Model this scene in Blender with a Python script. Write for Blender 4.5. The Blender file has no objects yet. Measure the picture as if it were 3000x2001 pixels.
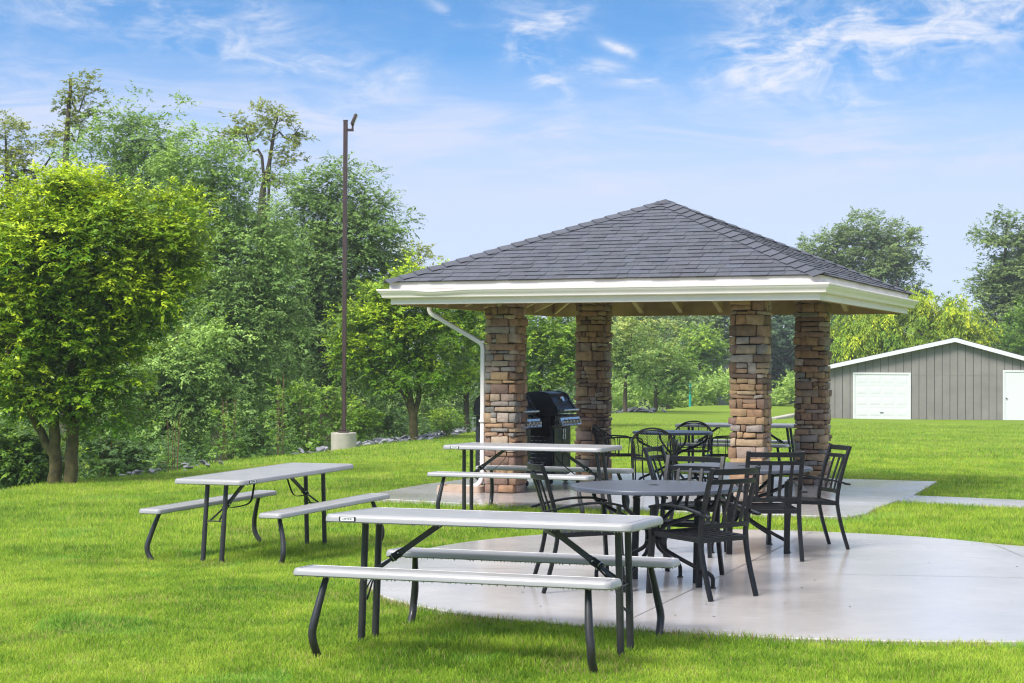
# Picnic lawn with a stone-pillared pavilion, folding picnic tables and a wet patio
import bpy, math, random
import numpy as np
from mathutils import Vector, Matrix
from math import radians as rad, sin, cos, pi

random.seed(7)
SC = bpy.context.scene
COL = SC.collection

# ------------------------------------------------------------------ camera
FPX, PIT, ROLL, EYE = 5040.0, 0.014, -0.0045, 1.61
# exposure and sky
SKY_STR, SUN_STR, SUN_ANG, EXPO = .10, 2.4, 20, 1.06
SKY_TINT = (.60, .98, 1.15)
CLOUD_COL = (3.5, 3.8, 4.75)
CIRRUS_COL = (4.1, 4.3, 4.9)
OVERCAST_FILL = (7.6, 7.8, 8.2)
LEAFK, HAZE = 1.6, .0006
_cp, _sp, _c, _s = cos(PIT), sin(PIT), cos(ROLL), sin(ROLL)
FWD = Vector((0, _cp, _sp)); U0 = Vector((0, -_sp, _cp)); R0 = Vector((1, 0, 0))
RGT = _c * R0 - _s * U0; UPV = _s * R0 + _c * U0
CAMP = Vector((0, 0, EYE))
def at(u, v, Y):
    """world point seen at survey coordinates (u, v) at the distance Y"""
    d = FWD + RGT * ((u - 1500) / FPX) + UPV * ((1000.5 - v) / FPX)
    return CAMP + d * (Y / d.y)
cam_d = bpy.data.cameras.new('camera'); cam = bpy.data.objects.new('camera', cam_d); COL.objects.link(cam)
cam_d.sensor_width = 36; cam_d.lens = 36 * FPX / 3000; cam_d.clip_end = 3000; cam_d.clip_start = 0.1
M = Matrix((RGT, UPV, -FWD)).transposed().to_4x4(); M.translation = CAMP
cam.matrix_world = M
SC.camera = cam

# ------------------------------------------------------------------ tags
def tag(o, label=None, cat=None, group=None, kind=None):
    if label: o['label'] = label
    if cat: o['category'] = cat
    if group: o['group'] = group
    if kind: o['kind'] = kind
    return o
def empty(name, loc, rz=0.0, label=None, cat=None, group=None):
    o = bpy.data.objects.new(name, None); COL.objects.link(o)
    o.empty_display_size = 0.1
    o.location = loc; o.rotation_euler = (0, 0, rz)
    return tag(o, label, cat, group)
def copy_tree(o, parent=None):
    c = o.copy(); COL.objects.link(c)
    if parent: c.parent = parent
    for ch in o.children: copy_tree(ch, c)
    return c

# ------------------------------------------------------------------ materials
def newmat(name):
    m = bpy.data.materials.new(name); m.use_nodes = True
    nt = m.node_tree; nt.nodes.clear()
    out = nt.nodes.new('ShaderNodeOutputMaterial')
    return m, nt, out
def N(nt, t, **kw):
    n = nt.nodes.new(t)
    for k, v in kw.items():
        if k in n.inputs: n.inputs[k].default_value = v
        else: setattr(n, k, v)
    return n
def L(nt, a, b): nt.links.new(a, b)
def c4(c): return (c[0], c[1], c[2], 1.0)
def noise(nt, scale, detail=4, vec=None, rough=.55):
    n = N(nt, 'ShaderNodeTexNoise'); n.inputs['Scale'].default_value = scale
    n.inputs['Detail'].default_value = detail; n.inputs['Roughness'].default_value = rough
    if vec is not None: L(nt, vec, n.inputs['Vector'])
    return n
def ramp(nt, fac, stops):
    r = N(nt, 'ShaderNodeValToRGB'); L(nt, fac, r.inputs[0])
    e = r.color_ramp.elements
    while len(e) < len(stops): e.new(0.5)
    for k, (p, c) in enumerate(stops):
        e[k].position = p; e[k].color = c4(c) if len(c) == 3 else c
    return r
def mixc(nt, fac, a, b, mode='MIX'):
    m = N(nt, 'ShaderNodeMix'); m.data_type = 'RGBA'; m.blend_type = mode
    for sock, val in ((m.inputs[0], fac), (m.inputs[6], a), (m.inputs[7], b)):
        if hasattr(val, 'is_linked') or hasattr(val, 'links'): L(nt, val, sock)
        elif isinstance(val, (int, float)): sock.default_value = val
        else: sock.default_value = c4(val)
    return m.outputs[2]
def simple(name, col, rough=.5, metal=0.0, var=.12, vscale=6.0, bump=0.0, bscale=60.0, coat=0.0, attr=False, coords='Object', rvar=.1):
    """principled material with noise in colour, roughness and bump"""
    m, nt, out = newmat(name)
    p = N(nt, 'ShaderNodeBsdfPrincipled'); L(nt, p.outputs[0], out.inputs[0])
    tc = N(nt, 'ShaderNodeTexCoord'); vec = tc.outputs[coords]
    n = noise(nt, vscale, 5, vec)
    lo = tuple(x * (1 - var) for x in col); hi = tuple(min(1, x * (1 + var)) for x in col)
    r = ramp(nt, n.outputs[0], [(.3, lo), (.7, hi)])
    colr = r.outputs[0]
    if attr:
        a = N(nt, 'ShaderNodeAttribute', attribute_name='Col')
        colr = mixc(nt, 1.0, colr, a.outputs[0], 'MULTIPLY')
    L(nt, colr, p.inputs['Base Color'])
    p.inputs['Metallic'].default_value = metal
    n2 = noise(nt, vscale * 2.3, 3, vec)
    mr = N(nt, 'ShaderNodeMapRange'); L(nt, n2.outputs[0], mr.inputs[0])
    mr.inputs[1].default_value = .3; mr.inputs[2].default_value = .7
    mr.inputs[3].default_value = max(.02, rough - rvar); mr.inputs[4].default_value = min(1, rough + rvar)
    L(nt, mr.outputs[0], p.inputs['Roughness'])
    if coat: p.inputs['Coat Weight'].default_value = coat; p.inputs['Coat Roughness'].default_value = .12
    if bump:
        n3 = noise(nt, bscale, 4, vec)
        b = N(nt, 'ShaderNodeBump'); b.inputs['Strength'].default_value = bump; b.inputs['Distance'].default_value = .01
        L(nt, n3.outputs[0], b.inputs['Height']); L(nt, b.outputs[0], p.inputs['Normal'])
    return m

# ------------------------------------------------------------------ mesh builder
def rotm(rx=0, ry=0, rz=0):
    return Matrix.Rotation(rz, 3, 'Z') @ Matrix.Rotation(ry, 3, 'Y') @ Matrix.Rotation(rx, 3, 'X')
class MB:
    def __init__(s): s.v = []; s.f = []; s.c = []; s.col = (1, 1, 1)
    def add(s, vs, fs):
        n = len(s.v); s.v += [tuple(p) for p in vs]
        for f in fs: s.f.append(tuple(i + n for i in f)); s.c.append(s.col)
    def box(s, c, size, R=None, bev=0.0):
        """box with optionally chamfered edges"""
        hx, hy, hz = size[0] / 2, size[1] / 2, size[2] / 2
        c = Vector(c)
        if bev <= 0:
            vs = [Vector((x, y, z)) for x in (-hx, hx) for y in (-hy, hy) for z in (-hz, hz)]
            fs = [(0, 1, 3, 2), (4, 6, 7, 5), (0, 4, 5, 1), (2, 3, 7, 6), (0, 2, 6, 4), (1, 5, 7, 3)]
        else:
            b = min(bev, hx * .9, hy * .9, hz * .9); vs = []; idx = {}
            for a, (x, y, z) in enumerate([(x, y, z) for x in (-1, 1) for y in (-1, 1) for z in (-1, 1)]):
                for k in range(3):
                    q = [x * hx, y * hy, z * hz]
                    for j in range(3):
                        if j != k: q[j] -= (x, y, z)[j] * b
                    idx[(x, y, z, k)] = len(vs); vs.append(Vector(q))
            fs = []
            for k in range(3):
                a, d = [j for j in range(3) if j != k]
                for sg in (-1, 1):
                    quad = []
                    for (p, q) in ((-1, -1), (1, -1), (1, 1), (-1, 1)):
                        t = [0, 0, 0]; t[k] = sg; t[a] = p; t[d] = q; quad.append(idx[(*t, k)])
                    if (sg > 0) != (k != 1): quad.reverse()
                    fs.append(tuple(quad))
            for k in range(3):
                a, d = [j for j in range(3) if j != k]
                for sa in (-1, 1):
                    for sd in (-1, 1):
                        t0 = [0, 0, 0]; t0[a] = sa; t0[d] = sd; t1 = list(t0); t0[k] = -1; t1[k] = 1
                        quad = [idx[(*t0, a)], idx[(*t1, a)], idx[(*t1, d)], idx[(*t0, d)]]
                        n = (vs[quad[1]] - vs[quad[0]]).cross(vs[quad[2]] - vs[quad[0]])
                        if n.dot(vs[quad[0]]) < 0: quad.reverse()
                        fs.append(tuple(quad))
            for x in (-1, 1):
                for y in (-1, 1):
                    for z in (-1, 1):
                        tri = [idx[(x, y, z, k)] for k in range(3)]
                        n = (vs[tri[1]] - vs[tri[0]]).cross(vs[tri[2]] - vs[tri[0]])
                        if n.dot(vs[tri[0]]) < 0: tri.reverse()
                        fs.append(tuple(tri))
        if R is not None: vs = [R @ v for v in vs]
        s.add([v + c for v in vs], fs)
    def sweep(s, path, prof, up=(0, 0, 1), scale=None, caps=True, closed=False):
        """prof: closed list of (side, normal) offsets; up: frame hint"""
        P = [Vector(p) for p in path]; n = len(P); m = len(prof); up = Vector(up); vs = []
        for i in range(n):
            if closed: t = (P[(i + 1) % n] - P[i - 1])
            else: t = P[min(i + 1, n - 1)] - P[max(i - 1, 0)]
            t.normalize()
            sd = t.cross(up)
            if sd.length < 1e-4: sd = t.cross(Vector((1, 0.01, 0)))
            sd.normalize(); nm = sd.cross(t)
            k = scale[i] if scale else 1.0
            for (a, b) in prof: vs.append(P[i] + sd * (a * k) + nm * (b * k))
        fs = []
        for i in range(n if closed else n - 1):
            j = (i + 1) % n
            for q in range(m):
                r = (q + 1) % m
                fs.append((i * m + q, i * m + r, j * m + r, j * m + q))
        if caps and not closed:
            fs.append(tuple(range(m - 1, -1, -1))); fs.append(tuple((n - 1) * m + q for q in range(m)))
        s.add(vs, fs)
    def tube(s, path, r, sides=8, up=None, closed=False, caps=True):
        P = [Vector(p) for p in path]
        if up is None:
            d = (P[-1] - P[0]) if not closed else Vector((0, 0, 0))
            ax = sorted(range(3), key=lambda k: sum(abs((P[i + 1] - P[i])[k]) for i in range(len(P) - 1)))[0]
            up = [0, 0, 0]; up[ax] = 1
        sc = None
        if isinstance(r, (list, tuple)): sc = list(r); r = 1.0
        prof = [(r * cos(2 * pi * k / sides), r * sin(2 * pi * k / sides)) for k in range(sides)]
        s.sweep(P, prof, up, sc, caps, closed)
    def bar(s, path, w, h, up=(0, 0, 1), bev=.25, closed=False):
        a, b = w / 2, h / 2; e = min(a, b) * bev
        s.sweep(path, [(-a, -b + e), (-a + e, -b), (a - e, -b), (a, -b + e), (a, b - e), (a - e, b), (-a + e, b), (-a, b - e)], up, closed=closed)
    def lathe(s, prof, seg=32, c=(0, 0, 0)):
        vs = []; m = len(prof); c = Vector(c)
        for i in range(seg):
            a = 2 * pi * i / seg
            for (r, z) in prof: vs.append(c + Vector((r * cos(a), r * sin(a), z)))
        fs = []
        for i in range(seg):
            j = (i + 1) % seg
            for q in range(m - 1): fs.append((i * m + q, j * m + q, j * m + q + 1, i * m + q + 1))
        s.add(vs, fs)
        return s
    def rings(s, rings, cap0=True, cap1=True):
        n = len(rings[0]); vs = [p for r in rings for p in r]; fs = []
        for i in range(len(rings) - 1):
            for q in range(n):
                r = (q + 1) % n; fs.append((i * n + q, i * n + r, (i + 1) * n + r, (i + 1) * n + q))
        if cap0: fs.append(tuple(range(n - 1, -1, -1)))
        if cap1: fs.append(tuple((len(rings) - 1) * n + q for q in range(n)))
        s.add(vs, fs)
    def build(s, name, mat, parent=None, smooth=None, colors=False, loc=None):
        me = bpy.data.meshes.new(name); me.from_pydata(s.v, [], s.f)
        if colors:
            a = me.color_attributes.new('Col', 'FLOAT_COLOR', 'CORNER')
            arr = np.repeat(np.array([c4(c) for c in s.c], dtype=np.float32), [len(f) for f in s.f], axis=0)
            a.data.foreach_set('color', arr.ravel())
        me.materials.append(mat); me.update()
        if smooth is not None:
            me.polygons.foreach_set('use_smooth', [True] * len(me.polygons))
            me.set_sharp_from_angle(angle=rad(smooth))
        o = bpy.data.objects.new(name, me); COL.objects.link(o)
        if parent: o.parent = parent
        if loc is not None: o.location = loc
        return o
def np_obj(name, verts, nper, mat, parent=None, cols=None, loc=None):
    """many little faces of nper corners each, straight from numpy: verts (k, nper, 3)"""
    k = len(verts); me = bpy.data.meshes.new(name)
    me.vertices.add(k * nper); me.vertices.foreach_set('co', np.ascontiguousarray(verts, dtype=np.float32).ravel())
    me.loops.add(k * nper); me.loops.foreach_set('vertex_index', np.arange(k * nper, dtype=np.int32))
    me.polygons.add(k); me.polygons.foreach_set('loop_start', np.arange(0, k * nper, nper, dtype=np.int32))
    if cols is not None:
        a = me.color_attributes.new('Col', 'FLOAT_COLOR', 'POINT')
        c = np.ones((k, nper, 4), dtype=np.float32)
        c[..., :3] = cols[:, None, :] if cols.ndim == 2 else cols
        a.data.foreach_set('color', c.ravel())
    me.update(calc_edges=True); me.materials.append(mat)
    o = bpy.data.objects.new(name, me); COL.objects.link(o)
    if parent: o.parent = parent
    if loc is not None: o.location = loc
    return o
def rrect(w, h, r, seg=6, cx=0, cy=0):
    pts = []
    for (sx, sy, a0) in ((1, -1, -pi / 2), (1, 1, 0), (-1, 1, pi / 2), (-1, -1, pi)):
        for k in range(seg + 1):
            a = a0 + k * pi / 2 / seg
            pts.append((cx + sx * (w / 2 - r) + r * cos(a), cy + sy * (h / 2 - r) + r * sin(a)))
    return pts
def spline(pts, n=6):
    """Catmull-Rom through pts"""
    P = [Vector(p) for p in pts]; out = []
    for i in range(len(P) - 1):
        a, b, c, d = P[max(i - 1, 0)], P[i], P[i + 1], P[min(i + 2, len(P) - 1)]
        for k in range(n):
            t = k / n
            out.append(.5 * ((2 * b) + (c - a) * t + (2 * a - 5 * b + 4 * c - d) * t * t + (3 * b - a - 3 * c + d) * t ** 3))
    out.append(P[-1]); return out

# ------------------------------------------------------------------ terrain
EDGE = np.array([(-9.5, 8), (-8.4, 18), (-7.42, 25), (-7.13, 27), (-5.76, 30), (-5.38, 34), (-4.19, 40), (-2.63, 46),
                 (-1.04, 53), (5.28, 80), (10.9, 100), (60, 165)], float)
CTRL = np.array([(0, 9, 0), (-2.5, 9, -.03), (3, 9, 0), (-8, 12, -.14), (-2.2, 15.9, -.10), (-5, 17, -.16), (-7.42, 25, -.25), (-7.13, 27, -.246),
                 (-5.76, 30, -.25), (-5.38, 34, -.26), (-4.19, 40, -.32), (-3.9, 40, -.39), (-2.63, 46, -.38), (-1.04, 53, -.38), (5.28, 80, -.52), (10.9, 100, -.64),
                 (16.5, 100, -.7), (22, 81, -.82), (16, 81, -.82), (12, 60, -.5), (1, 60, -.42), (10, 40, -.22), (22, 40, -.2), (3.5, 28, -.01), (8, 30, -.05),
                 (0, 19, 0), (3, 18, 0), (-1.4, 22, 0), (5.5, 22, 0), (2, 25, 0), (4.6, 16.5, 0), (7, 14, 0), (-1.2, 13, -.02), (9, 22, 0), (-3.5, 22, -.11), (-1.5, 30, -.12), (40, 80, -.8), (60, 150, -.8), (0, 0, 0), (20, 5, 0)], float)
def _phi(r): return np.sqrt(r * r + 4.0)
_D = np.hypot(CTRL[:, None, 0] - CTRL[None, :, 0], CTRL[:, None, 1] - CTRL[None, :, 1])
_W = np.linalg.solve(_phi(_D) + 0.05 * np.eye(len(CTRL)), CTRL[:, 2] - CTRL[:, 2].mean())
def edge_d(x, y):
    """signed distance beyond the lawn's left crest (positive = down the bank)"""
    x = np.asarray(x, float); y = np.asarray(y, float); best = np.full(x.shape, 1e9); sg = np.zeros(x.shape)
    for (a, b) in zip(EDGE[:-1], EDGE[1:]):
        d = b - a; t = np.clip(((x - a[0]) * d[0] + (y - a[1]) * d[1]) / (d @ d), 0, 1)
        px, py = x - a[0] - t * d[0], y - a[1] - t * d[1]; r = np.hypot(px, py)
        s = np.where(d[0] * py - d[1] * px > 0, 1, -1); m = r < best
        best = np.where(m, r, best); sg = np.where(m, s, sg)
    return best * sg
def gz(x, y):
    x = np.asarray(x, float); y = np.asarray(y, float)
    yc = np.clip(y, 0, 160); xc = np.clip(x, -12, 70)
    r = _phi(np.hypot(xc[..., None] - CTRL[:, 0], yc[..., None] - CTRL[:, 1]))
    z = r @ _W + CTRL[:, 2].mean()
    z = np.clip(z, -1.2, .05)
    d = edge_d(x, y); drop = np.clip(.42 * np.maximum(d - .25, 0), 0, 3.2)
    return z - drop
def gzf(x, y): return float(gz(np.array([x]), np.array([y]))[0])
def inpoly(x, y, poly):
    c = np.zeros(x.shape, bool); n = len(poly)
    for i in range(n):
        x0, y0 = poly[i]; x1, y1 = poly[(i + 1) % n]
        if y0 == y1: continue
        c ^= ((y0 > y) != (y1 > y)) & (x < (x1 - x0) * (y - y0) / (y1 - y0) + x0)
    return c
PATIO = [(p.x, p.y) for p in spline([(-1.12, 13.3, 0), (-1.02, 12.49, 0), (-.79, 11.83, 0), (-.30, 11.19, 0), (.43, 10.73, 0), (1.25, 10.38, 0), (2.03, 10.2, 0), (3.03, 10.17, 0),
         (4.6, 10.35, 0), (6.0, 11.0, 0), (6.9, 12.3, 0), (6.6, 13.8, 0), (5.6, 15.0, 0), (4.63, 15.57, 0), (3.9, 16.4, 0), (2.7, 16.98, 0), (1.69, 17.02, 0), (.84, 16.8, 0), (.0, 16.2, 0), (-.6, 15.43, 0), (-1.02, 14.4, 0), (-1.12, 13.3, 0)], 5)][:-1]
SLAB = [(-1.75, 20.75), (-.6, 20.05), (.9, 19.35), (2.26, 18.95), (2.96, 18.66), (3.45, 18.5), (3.66, 18.54), (3.9, 18.9), (4.1, 19.5), (4.45, 20.3), (4.72, 20.95), (4.95, 21.4), (5.25, 22.2), (5.98, 24.22),
        (4.6, 24.75), (3.2, 25.3), (1.8, 25.9), (.7, 26.35), (-.35, 24.9), (-1.2, 23.1), (-1.72, 21.5)]
WALK = [(4.70, 20.90), (5.6, 20.25), (9.5, 17.8), (10.1, 18.75), (6.2, 21.1), (4.97, 21.80)]
# ------------------------------------------------------------------ palette
def concrete_mat():
    m, nt, out = newmat('wet_concrete')
    p = N(nt, 'ShaderNodeBsdfPrincipled'); L(nt, p.outputs[0], out.inputs[0])
    tc = N(nt, 'ShaderNodeTexCoord'); v = tc.outputs['Object']
    n1 = noise(nt, .55, 6, v, .6); n2 = noise(nt, 7, 5, v); n3 = noise(nt, 160, 2, v)
    mp = N(nt, 'ShaderNodeMapping'); L(nt, v, mp.inputs[0]); mp.inputs['Scale'].default_value = (3, 40, 1); mp.inputs['Rotation'].default_value = (0, 0, .4)
    n4 = noise(nt, 2, 4, mp.outputs[0])
    r = ramp(nt, n1.outputs[0], [(.28, CONC[0]), (.5, CONC[1]), (.72, CONC[2])])
    col = mixc(nt, .22, r.outputs[0], ramp(nt, n2.outputs[0], [(.3, CONC[0]), (.7, CONC[2])]).outputs[0])
    col = mixc(nt, .12, col, ramp(nt, n4.outputs[0], [(.35, (.3, .28, .28)), (.65, (.66, .63, .62))]).outputs[0])
    L(nt, col, p.inputs['Base Color'])
    rr = ramp(nt, n1.outputs[0], [(.34, (.12, .12, .12)), (.55, (.20, .20, .20)), (.72, (.33, .33, .33))])
    L(nt, rr.outputs[0], p.inputs['Roughness'])
    p.inputs['Specular IOR Level'].default_value = .5
    b = N(nt, 'ShaderNodeBump'); b.inputs['Strength'].default_value = .10; b.inputs['Distance'].default_value = .004
    ad = N(nt, 'ShaderNodeMath', operation='ADD'); L(nt, n3.outputs[0], ad.inputs[0]); L(nt, n2.outputs[0], ad.inputs[1])
    L(nt, ad.outputs[0], b.inputs['Height']); L(nt, b.outputs[0], p.inputs['Normal'])
    return m
CONC = [(.375, .347, .338), (.42, .391, .381), (.46, .430, .421)]
def lawn_mat():
    m, nt, out = newmat('lawn_soil')
    p = N(nt, 'ShaderNodeBsdfPrincipled'); L(nt, p.outputs[0], out.inputs[0]); p.inputs['Roughness'].default_value = .9
    p.inputs['Specular IOR Level'].default_value = .1
    tc = N(nt, 'ShaderNodeTexCoord'); v = tc.outputs['Object']
    n1 = noise(nt, .22, 5, v); n2 = noise(nt, 3.2, 5, v); n3 = noise(nt, 45, 3, v)
    a = ramp(nt, n1.outputs[0], [(.3, LAWN[0]), (.55, LAWN[1]), (.75, LAWN[2])]).outputs[0]
    b = ramp(nt, n2.outputs[0], [(.3, LAWN[0]), (.7, LAWN[2])]).outputs[0]
    c = ramp(nt, n3.outputs[0], [(.3, (.08, .14, .014)), (.7, LAWN[2])]).outputs[0]
    col = mixc(nt, .5, mixc(nt, .4, a, b), c)
    L(nt, col, p.inputs['Base Color'])
    bp = N(nt, 'ShaderNodeBump'); bp.inputs['Strength'].default_value = .6; bp.inputs['Distance'].default_value = .03
    L(nt, n3.outputs[0], bp.inputs['Height']); L(nt, bp.outputs[0], p.inputs['Normal'])
    return m
LAWN = [(.105, .175, .016), (.155, .24, .020), (.23, .32, .032)]
def leaf_mat(name, trans=.35, gloss=.25, rough=.4, upmix=0.0, tk=(1.2, 1.15, .6)):
    m, nt, out = newmat(name)
    a = N(nt, 'ShaderNodeAttribute', attribute_name='Col')
    d = N(nt, 'ShaderNodeBsdfPrincipled'); d.inputs['Roughness'].default_value = rough; d.inputs['Specular IOR Level'].default_value = gloss
    t = N(nt, 'ShaderNodeBsdfTranslucent'); mx = N(nt, 'ShaderNodeMixShader'); mx.inputs[0].default_value = trans
    L(nt, a.outputs[0], d.inputs['Base Color'])
    tcol = mixc(nt, 1.0, a.outputs[0], tk, 'MULTIPLY'); L(nt, tcol, t.inputs['Color'])
    L(nt, d.outputs[0], mx.inputs[1]); L(nt, t.outputs[0], mx.inputs[2]); L(nt, mx.outputs[0], out.inputs[0])
    if upmix > 0:
        g = N(nt, 'ShaderNodeNewGeometry'); vm = N(nt, 'ShaderNodeMix'); vm.data_type = 'VECTOR'; vm.inputs[0].default_value = upmix
        L(nt, g.outputs['Normal'], vm.inputs[4]); vm.inputs[5].default_value = (0, 0, 1)
        nz = N(nt, 'ShaderNodeVectorMath', operation='NORMALIZE'); L(nt, vm.outputs[1], nz.inputs[0]); L(nt, nz.outputs[0], d.inputs['Normal'])
    return m
M = {
 'concrete': concrete_mat(), 'lawn': lawn_mat(),
 'joint': simple('concrete_joint', (.26, .24, .235), .5),
 'plastic': simple('grey_plastic', (.315, .305, .312), .40, var=.05, vscale=3, bump=.12, bscale=350, coat=.2),
 'steel': simple('charcoal_steel', (.030, .029, .031), .38, var=.2, vscale=14, bump=.15, bscale=300, coat=.2),
 'strap': simple('black_strap', (.012, .012, .013), .7),
 'metal': simple('bright_metal', (.6, .6, .6), .25, metal=1),
 'white_badge': simple('badge_white', (.8, .8, .8), .4, var=.02),
 'black': simple('black_painted_metal', (.009, .009, .0105), .36, var=.25, vscale=20, bump=.08, bscale=250, coat=.0, rvar=.08),
 'tabletop': simple('dark_tabletop', (.066, .073, .095), .30, var=.03, vscale=2, bump=.02, bscale=500, rvar=.02),
 'mesh': simple('black_mesh_wire', (.013, .013, .014), .4, coat=.2),
 'mortar': simple('dark_mortar', (.035, .028, .022), .95),
 'shingle': simple('asphalt_shingle', (.074, .078, .098), .72, var=.2, vscale=40, bump=.5, bscale=500, attr=True),
 'white': simple('white_paint', (.76, .685, .65), .45, var=.035, vscale=2.5),
 'wood': simple('stained_wood', (.60, .44, .255), .7, var=.2, vscale=3.5, bump=.2, bscale=40),
 'deck': simple('roof_deck_wood', (.32, .215, .12), .8, var=.25, vscale=3), 'eave_wood': simple('eave_board_wood', (.42, .295, .165), .75, var=.25, vscale=3.5),
 'grill_black': simple('grill_enamel', (.006, .006, .0065), .36, var=.2),
 'grill_panel': simple('grill_dark_panel', (.02, .022, .026), .35),
 'stainless': simple('stainless_steel', (.62, .61, .60), .28, metal=1, var=.05),
 'pole': simple('brown_painted_pole', (.060, .034, .034), .45, var=.12),
 'footing': simple('pole_footing_concrete', (.40, .37, .31), .85, var=.14, vscale=4, bump=.4, bscale=40),
 'siding': simple('grey_siding', (.225, .205, .19), .75, var=.13, vscale=1.1, bump=.3, bscale=50), 'siding_gap': simple('siding_groove', (.10, .092, .086), .9),
 'garage_white': simple('garage_white_paint', (.68, .67, .69), .45, var=.02),
 'garage_roof': simple('garage_roof_shingle', (.05, .05, .055), .8),
 'utility': simple('green_utility_paint', (.20, .26, .21), .6),
 'corrugated': simple('grey_corrugated_metal', (.15, .17, .175), .5, var=.1),
 'teal': simple('teal_plastic', (.01, .30, .25), .5),
 'slate': simple('slate_rock', (.20, .20, .225), .6, var=.3, vscale=5, bump=.5, bscale=30, attr=True),
 'bark': simple('grey_brown_bark', (.075, .055, .040), .9, var=.35, vscale=12, bump=.8, bscale=30),
 'mossy_bark': simple('mossy_bark', (.085, .070, .022), .9, var=.6, vscale=7, bump=.9, bscale=30),
 'splash': simple('tan_splash_block', (.42, .30, .22), .8),
 'leaf': leaf_mat('wet_leaf', .24, .3, .36, .30), 'far_leaf': leaf_mat('far_leaf', .26, .15, .5, .40),
 'grass': leaf_mat('grass_blade', .40, .12, .5, .55),
 'twig': simple('reddish_twig', (.17, .085, .05), .8),
}
def stone_mat():
    m = simple('stacked_stone', (1, 1, 1), .75, var=.38, vscale=13, bump=1.0, bscale=38, attr=True)
    return m
M['stone'] = stone_mat()
for k_, s_ in (('black', .28), ('steel', .3), ('grill_black', .3), ('mesh', .3)):
    M[k_].node_tree.nodes['Principled BSDF'].inputs['Specular IOR Level'].default_value = s_

# ------------------------------------------------------------------ ground, slabs
def axis(segs):
    out = []
    for a, b, st in segs: out += list(np.arange(a, b, st))
    return np.array(out + [segs[-1][1]])
xs = axis([(-700, -60, 40), (-60, -14, 2), (-14, 9, .3), (9, 40, 1.2), (40, 120, 8), (120, 800, 40)])
ys = axis([(-300, -10, 30), (-10, 6, 2), (6, 30, .3), (30, 70, .7), (70, 130, 2), (130, 300, 15), (300, 1500, 100)])
X, Y = np.meshgrid(xs, ys)
Z = gz(X, Y) - .02
def dil(poly, k):
    cx = sum(p[0] for p in poly) / len(poly); cy = sum(p[1] for p in poly) / len(poly)
    return [(cx + (x - cx) * k, cy + (y - cy) * k) for x, y in poly]
for po in (PATIO, SLAB): Z = np.where(inpoly(X, Y, dil(po, 1.06)), np.minimum(Z, -.03), Z)
Z = np.where(inpoly(X, Y, [(4.4, 20.9), (10, 17.2), (10.6, 19), (5, 22.4)]), np.minimum(Z, -.025), Z)
nx, ny = len(xs), len(ys)
idx = np.arange(nx * ny).reshape(ny, nx)
F = np.stack([idx[:-1, :-1], idx[:-1, 1:], idx[1:, 1:], idx[1:, :-1]], -1).reshape(-1, 4)
me = bpy.data.meshes.new('ground'); me.from_pydata(np.stack([X, Y, Z], -1).reshape(-1, 3).tolist(), [], F.tolist())
me.materials.append(M['lawn']); me.polygons.foreach_set('use_smooth', [True] * len(me.polygons)); me.update()
g = bpy.data.objects.new('ground', me); COL.objects.link(g); tag(g, kind='structure')

def slab(name, poly, z, th=.11):
    mb = MB(); n = len(poly); cx = sum(p[0] for p in poly) / n; cy = sum(p[1] for p in poly) / n
    def ins(k, zz):
        out = []
        for (x, y) in poly:
            d = math.hypot(x - cx, y - cy); out.append((x - (x - cx) / d * k, y - (y - cy) / d * k, zz))
        return out
    mb.rings([ins(0, z - th), ins(0, z - .008), ins(.008, z)])
    return tag(mb.build(name, M['concrete'], smooth=30), kind='structure')
slab('patio', PATIO, .0); slab('pavilion_slab', SLAB, .01); slab('walkway', WALK, -.004)
def joint(pts, z, w=.009):
    mb = MB()
    P = [Vector((x, y, z + .003)) for x, y in pts]
    for a, b in zip(P[:-1], P[1:]):
        t = (b - a).normalized(); s = Vector((-t.y, t.x, 0)) * w / 2
        mb.add([a - s, b - s, b + s, a + s], [(0, 1, 2, 3)])
    return tag(mb.build('patio_joint', M['joint']), kind='structure')
joint([(.65, 10.68), (2.95, 16.85)], 0); joint([(-.9, 13.75), (2.3, 13.42), (6.7, 12.9)], 0)
joint([(4.25, 10.35), (4.4, 15.7)], 0)
joint([(-1.45, 22.5), (.25, 22.0)], .01); joint([(3.1, 21.75), (4.55, 20.6)], .01); joint([(-.6, 20.1), (-.2, 21.2)], .01)

# ------------------------------------------------------------------ folding picnic tables
def slab_top(mb, Lx, W, r, cx, cy, z, th=.045):
    def ring(i, zz): return [(x, y, zz) for x, y in rrect(Lx - 2 * i, W - 2 * i, max(.01, r - i), 6, cx, cy)]
    mb.rings([ring(.02, z - th + .006), ring(.006, z - th), ring(.0, z - th + .006), ring(.001, z - th * .45), ring(.006, z - .008), ring(.012, z - .002), ring(.02, z), ring(.032, z),
              ring(.035, z - .007), ring(.043, z - .007), ring(.047, z - .0005), ring(.06, z)])
    # rain drops hanging from the lower rim
    P = rrect(Lx - .012, W - .012, r - .006, 4, cx, cy)
    for i in range(len(P)):
        a = Vector((*P[i], 0)); b = Vector((*P[(i + 1) % len(P)], 0)); n = max(1, int((b - a).length / .022))
        for k in range(n):
            if random.random() < .25: continue
            q = a.lerp(b, (k + random.random() * .6) / n); s = random.uniform(.003, .006); zz = z - th
            mb.add([(q.x, q.y, zz - s * 1.6), (q.x + s, q.y, zz), (q.x, q.y + s, zz), (q.x - s, q.y, zz), (q.x, q.y - s, zz)], [(0, 2, 1), (0, 3, 2), (0, 4, 3), (0, 1, 4)])
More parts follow.
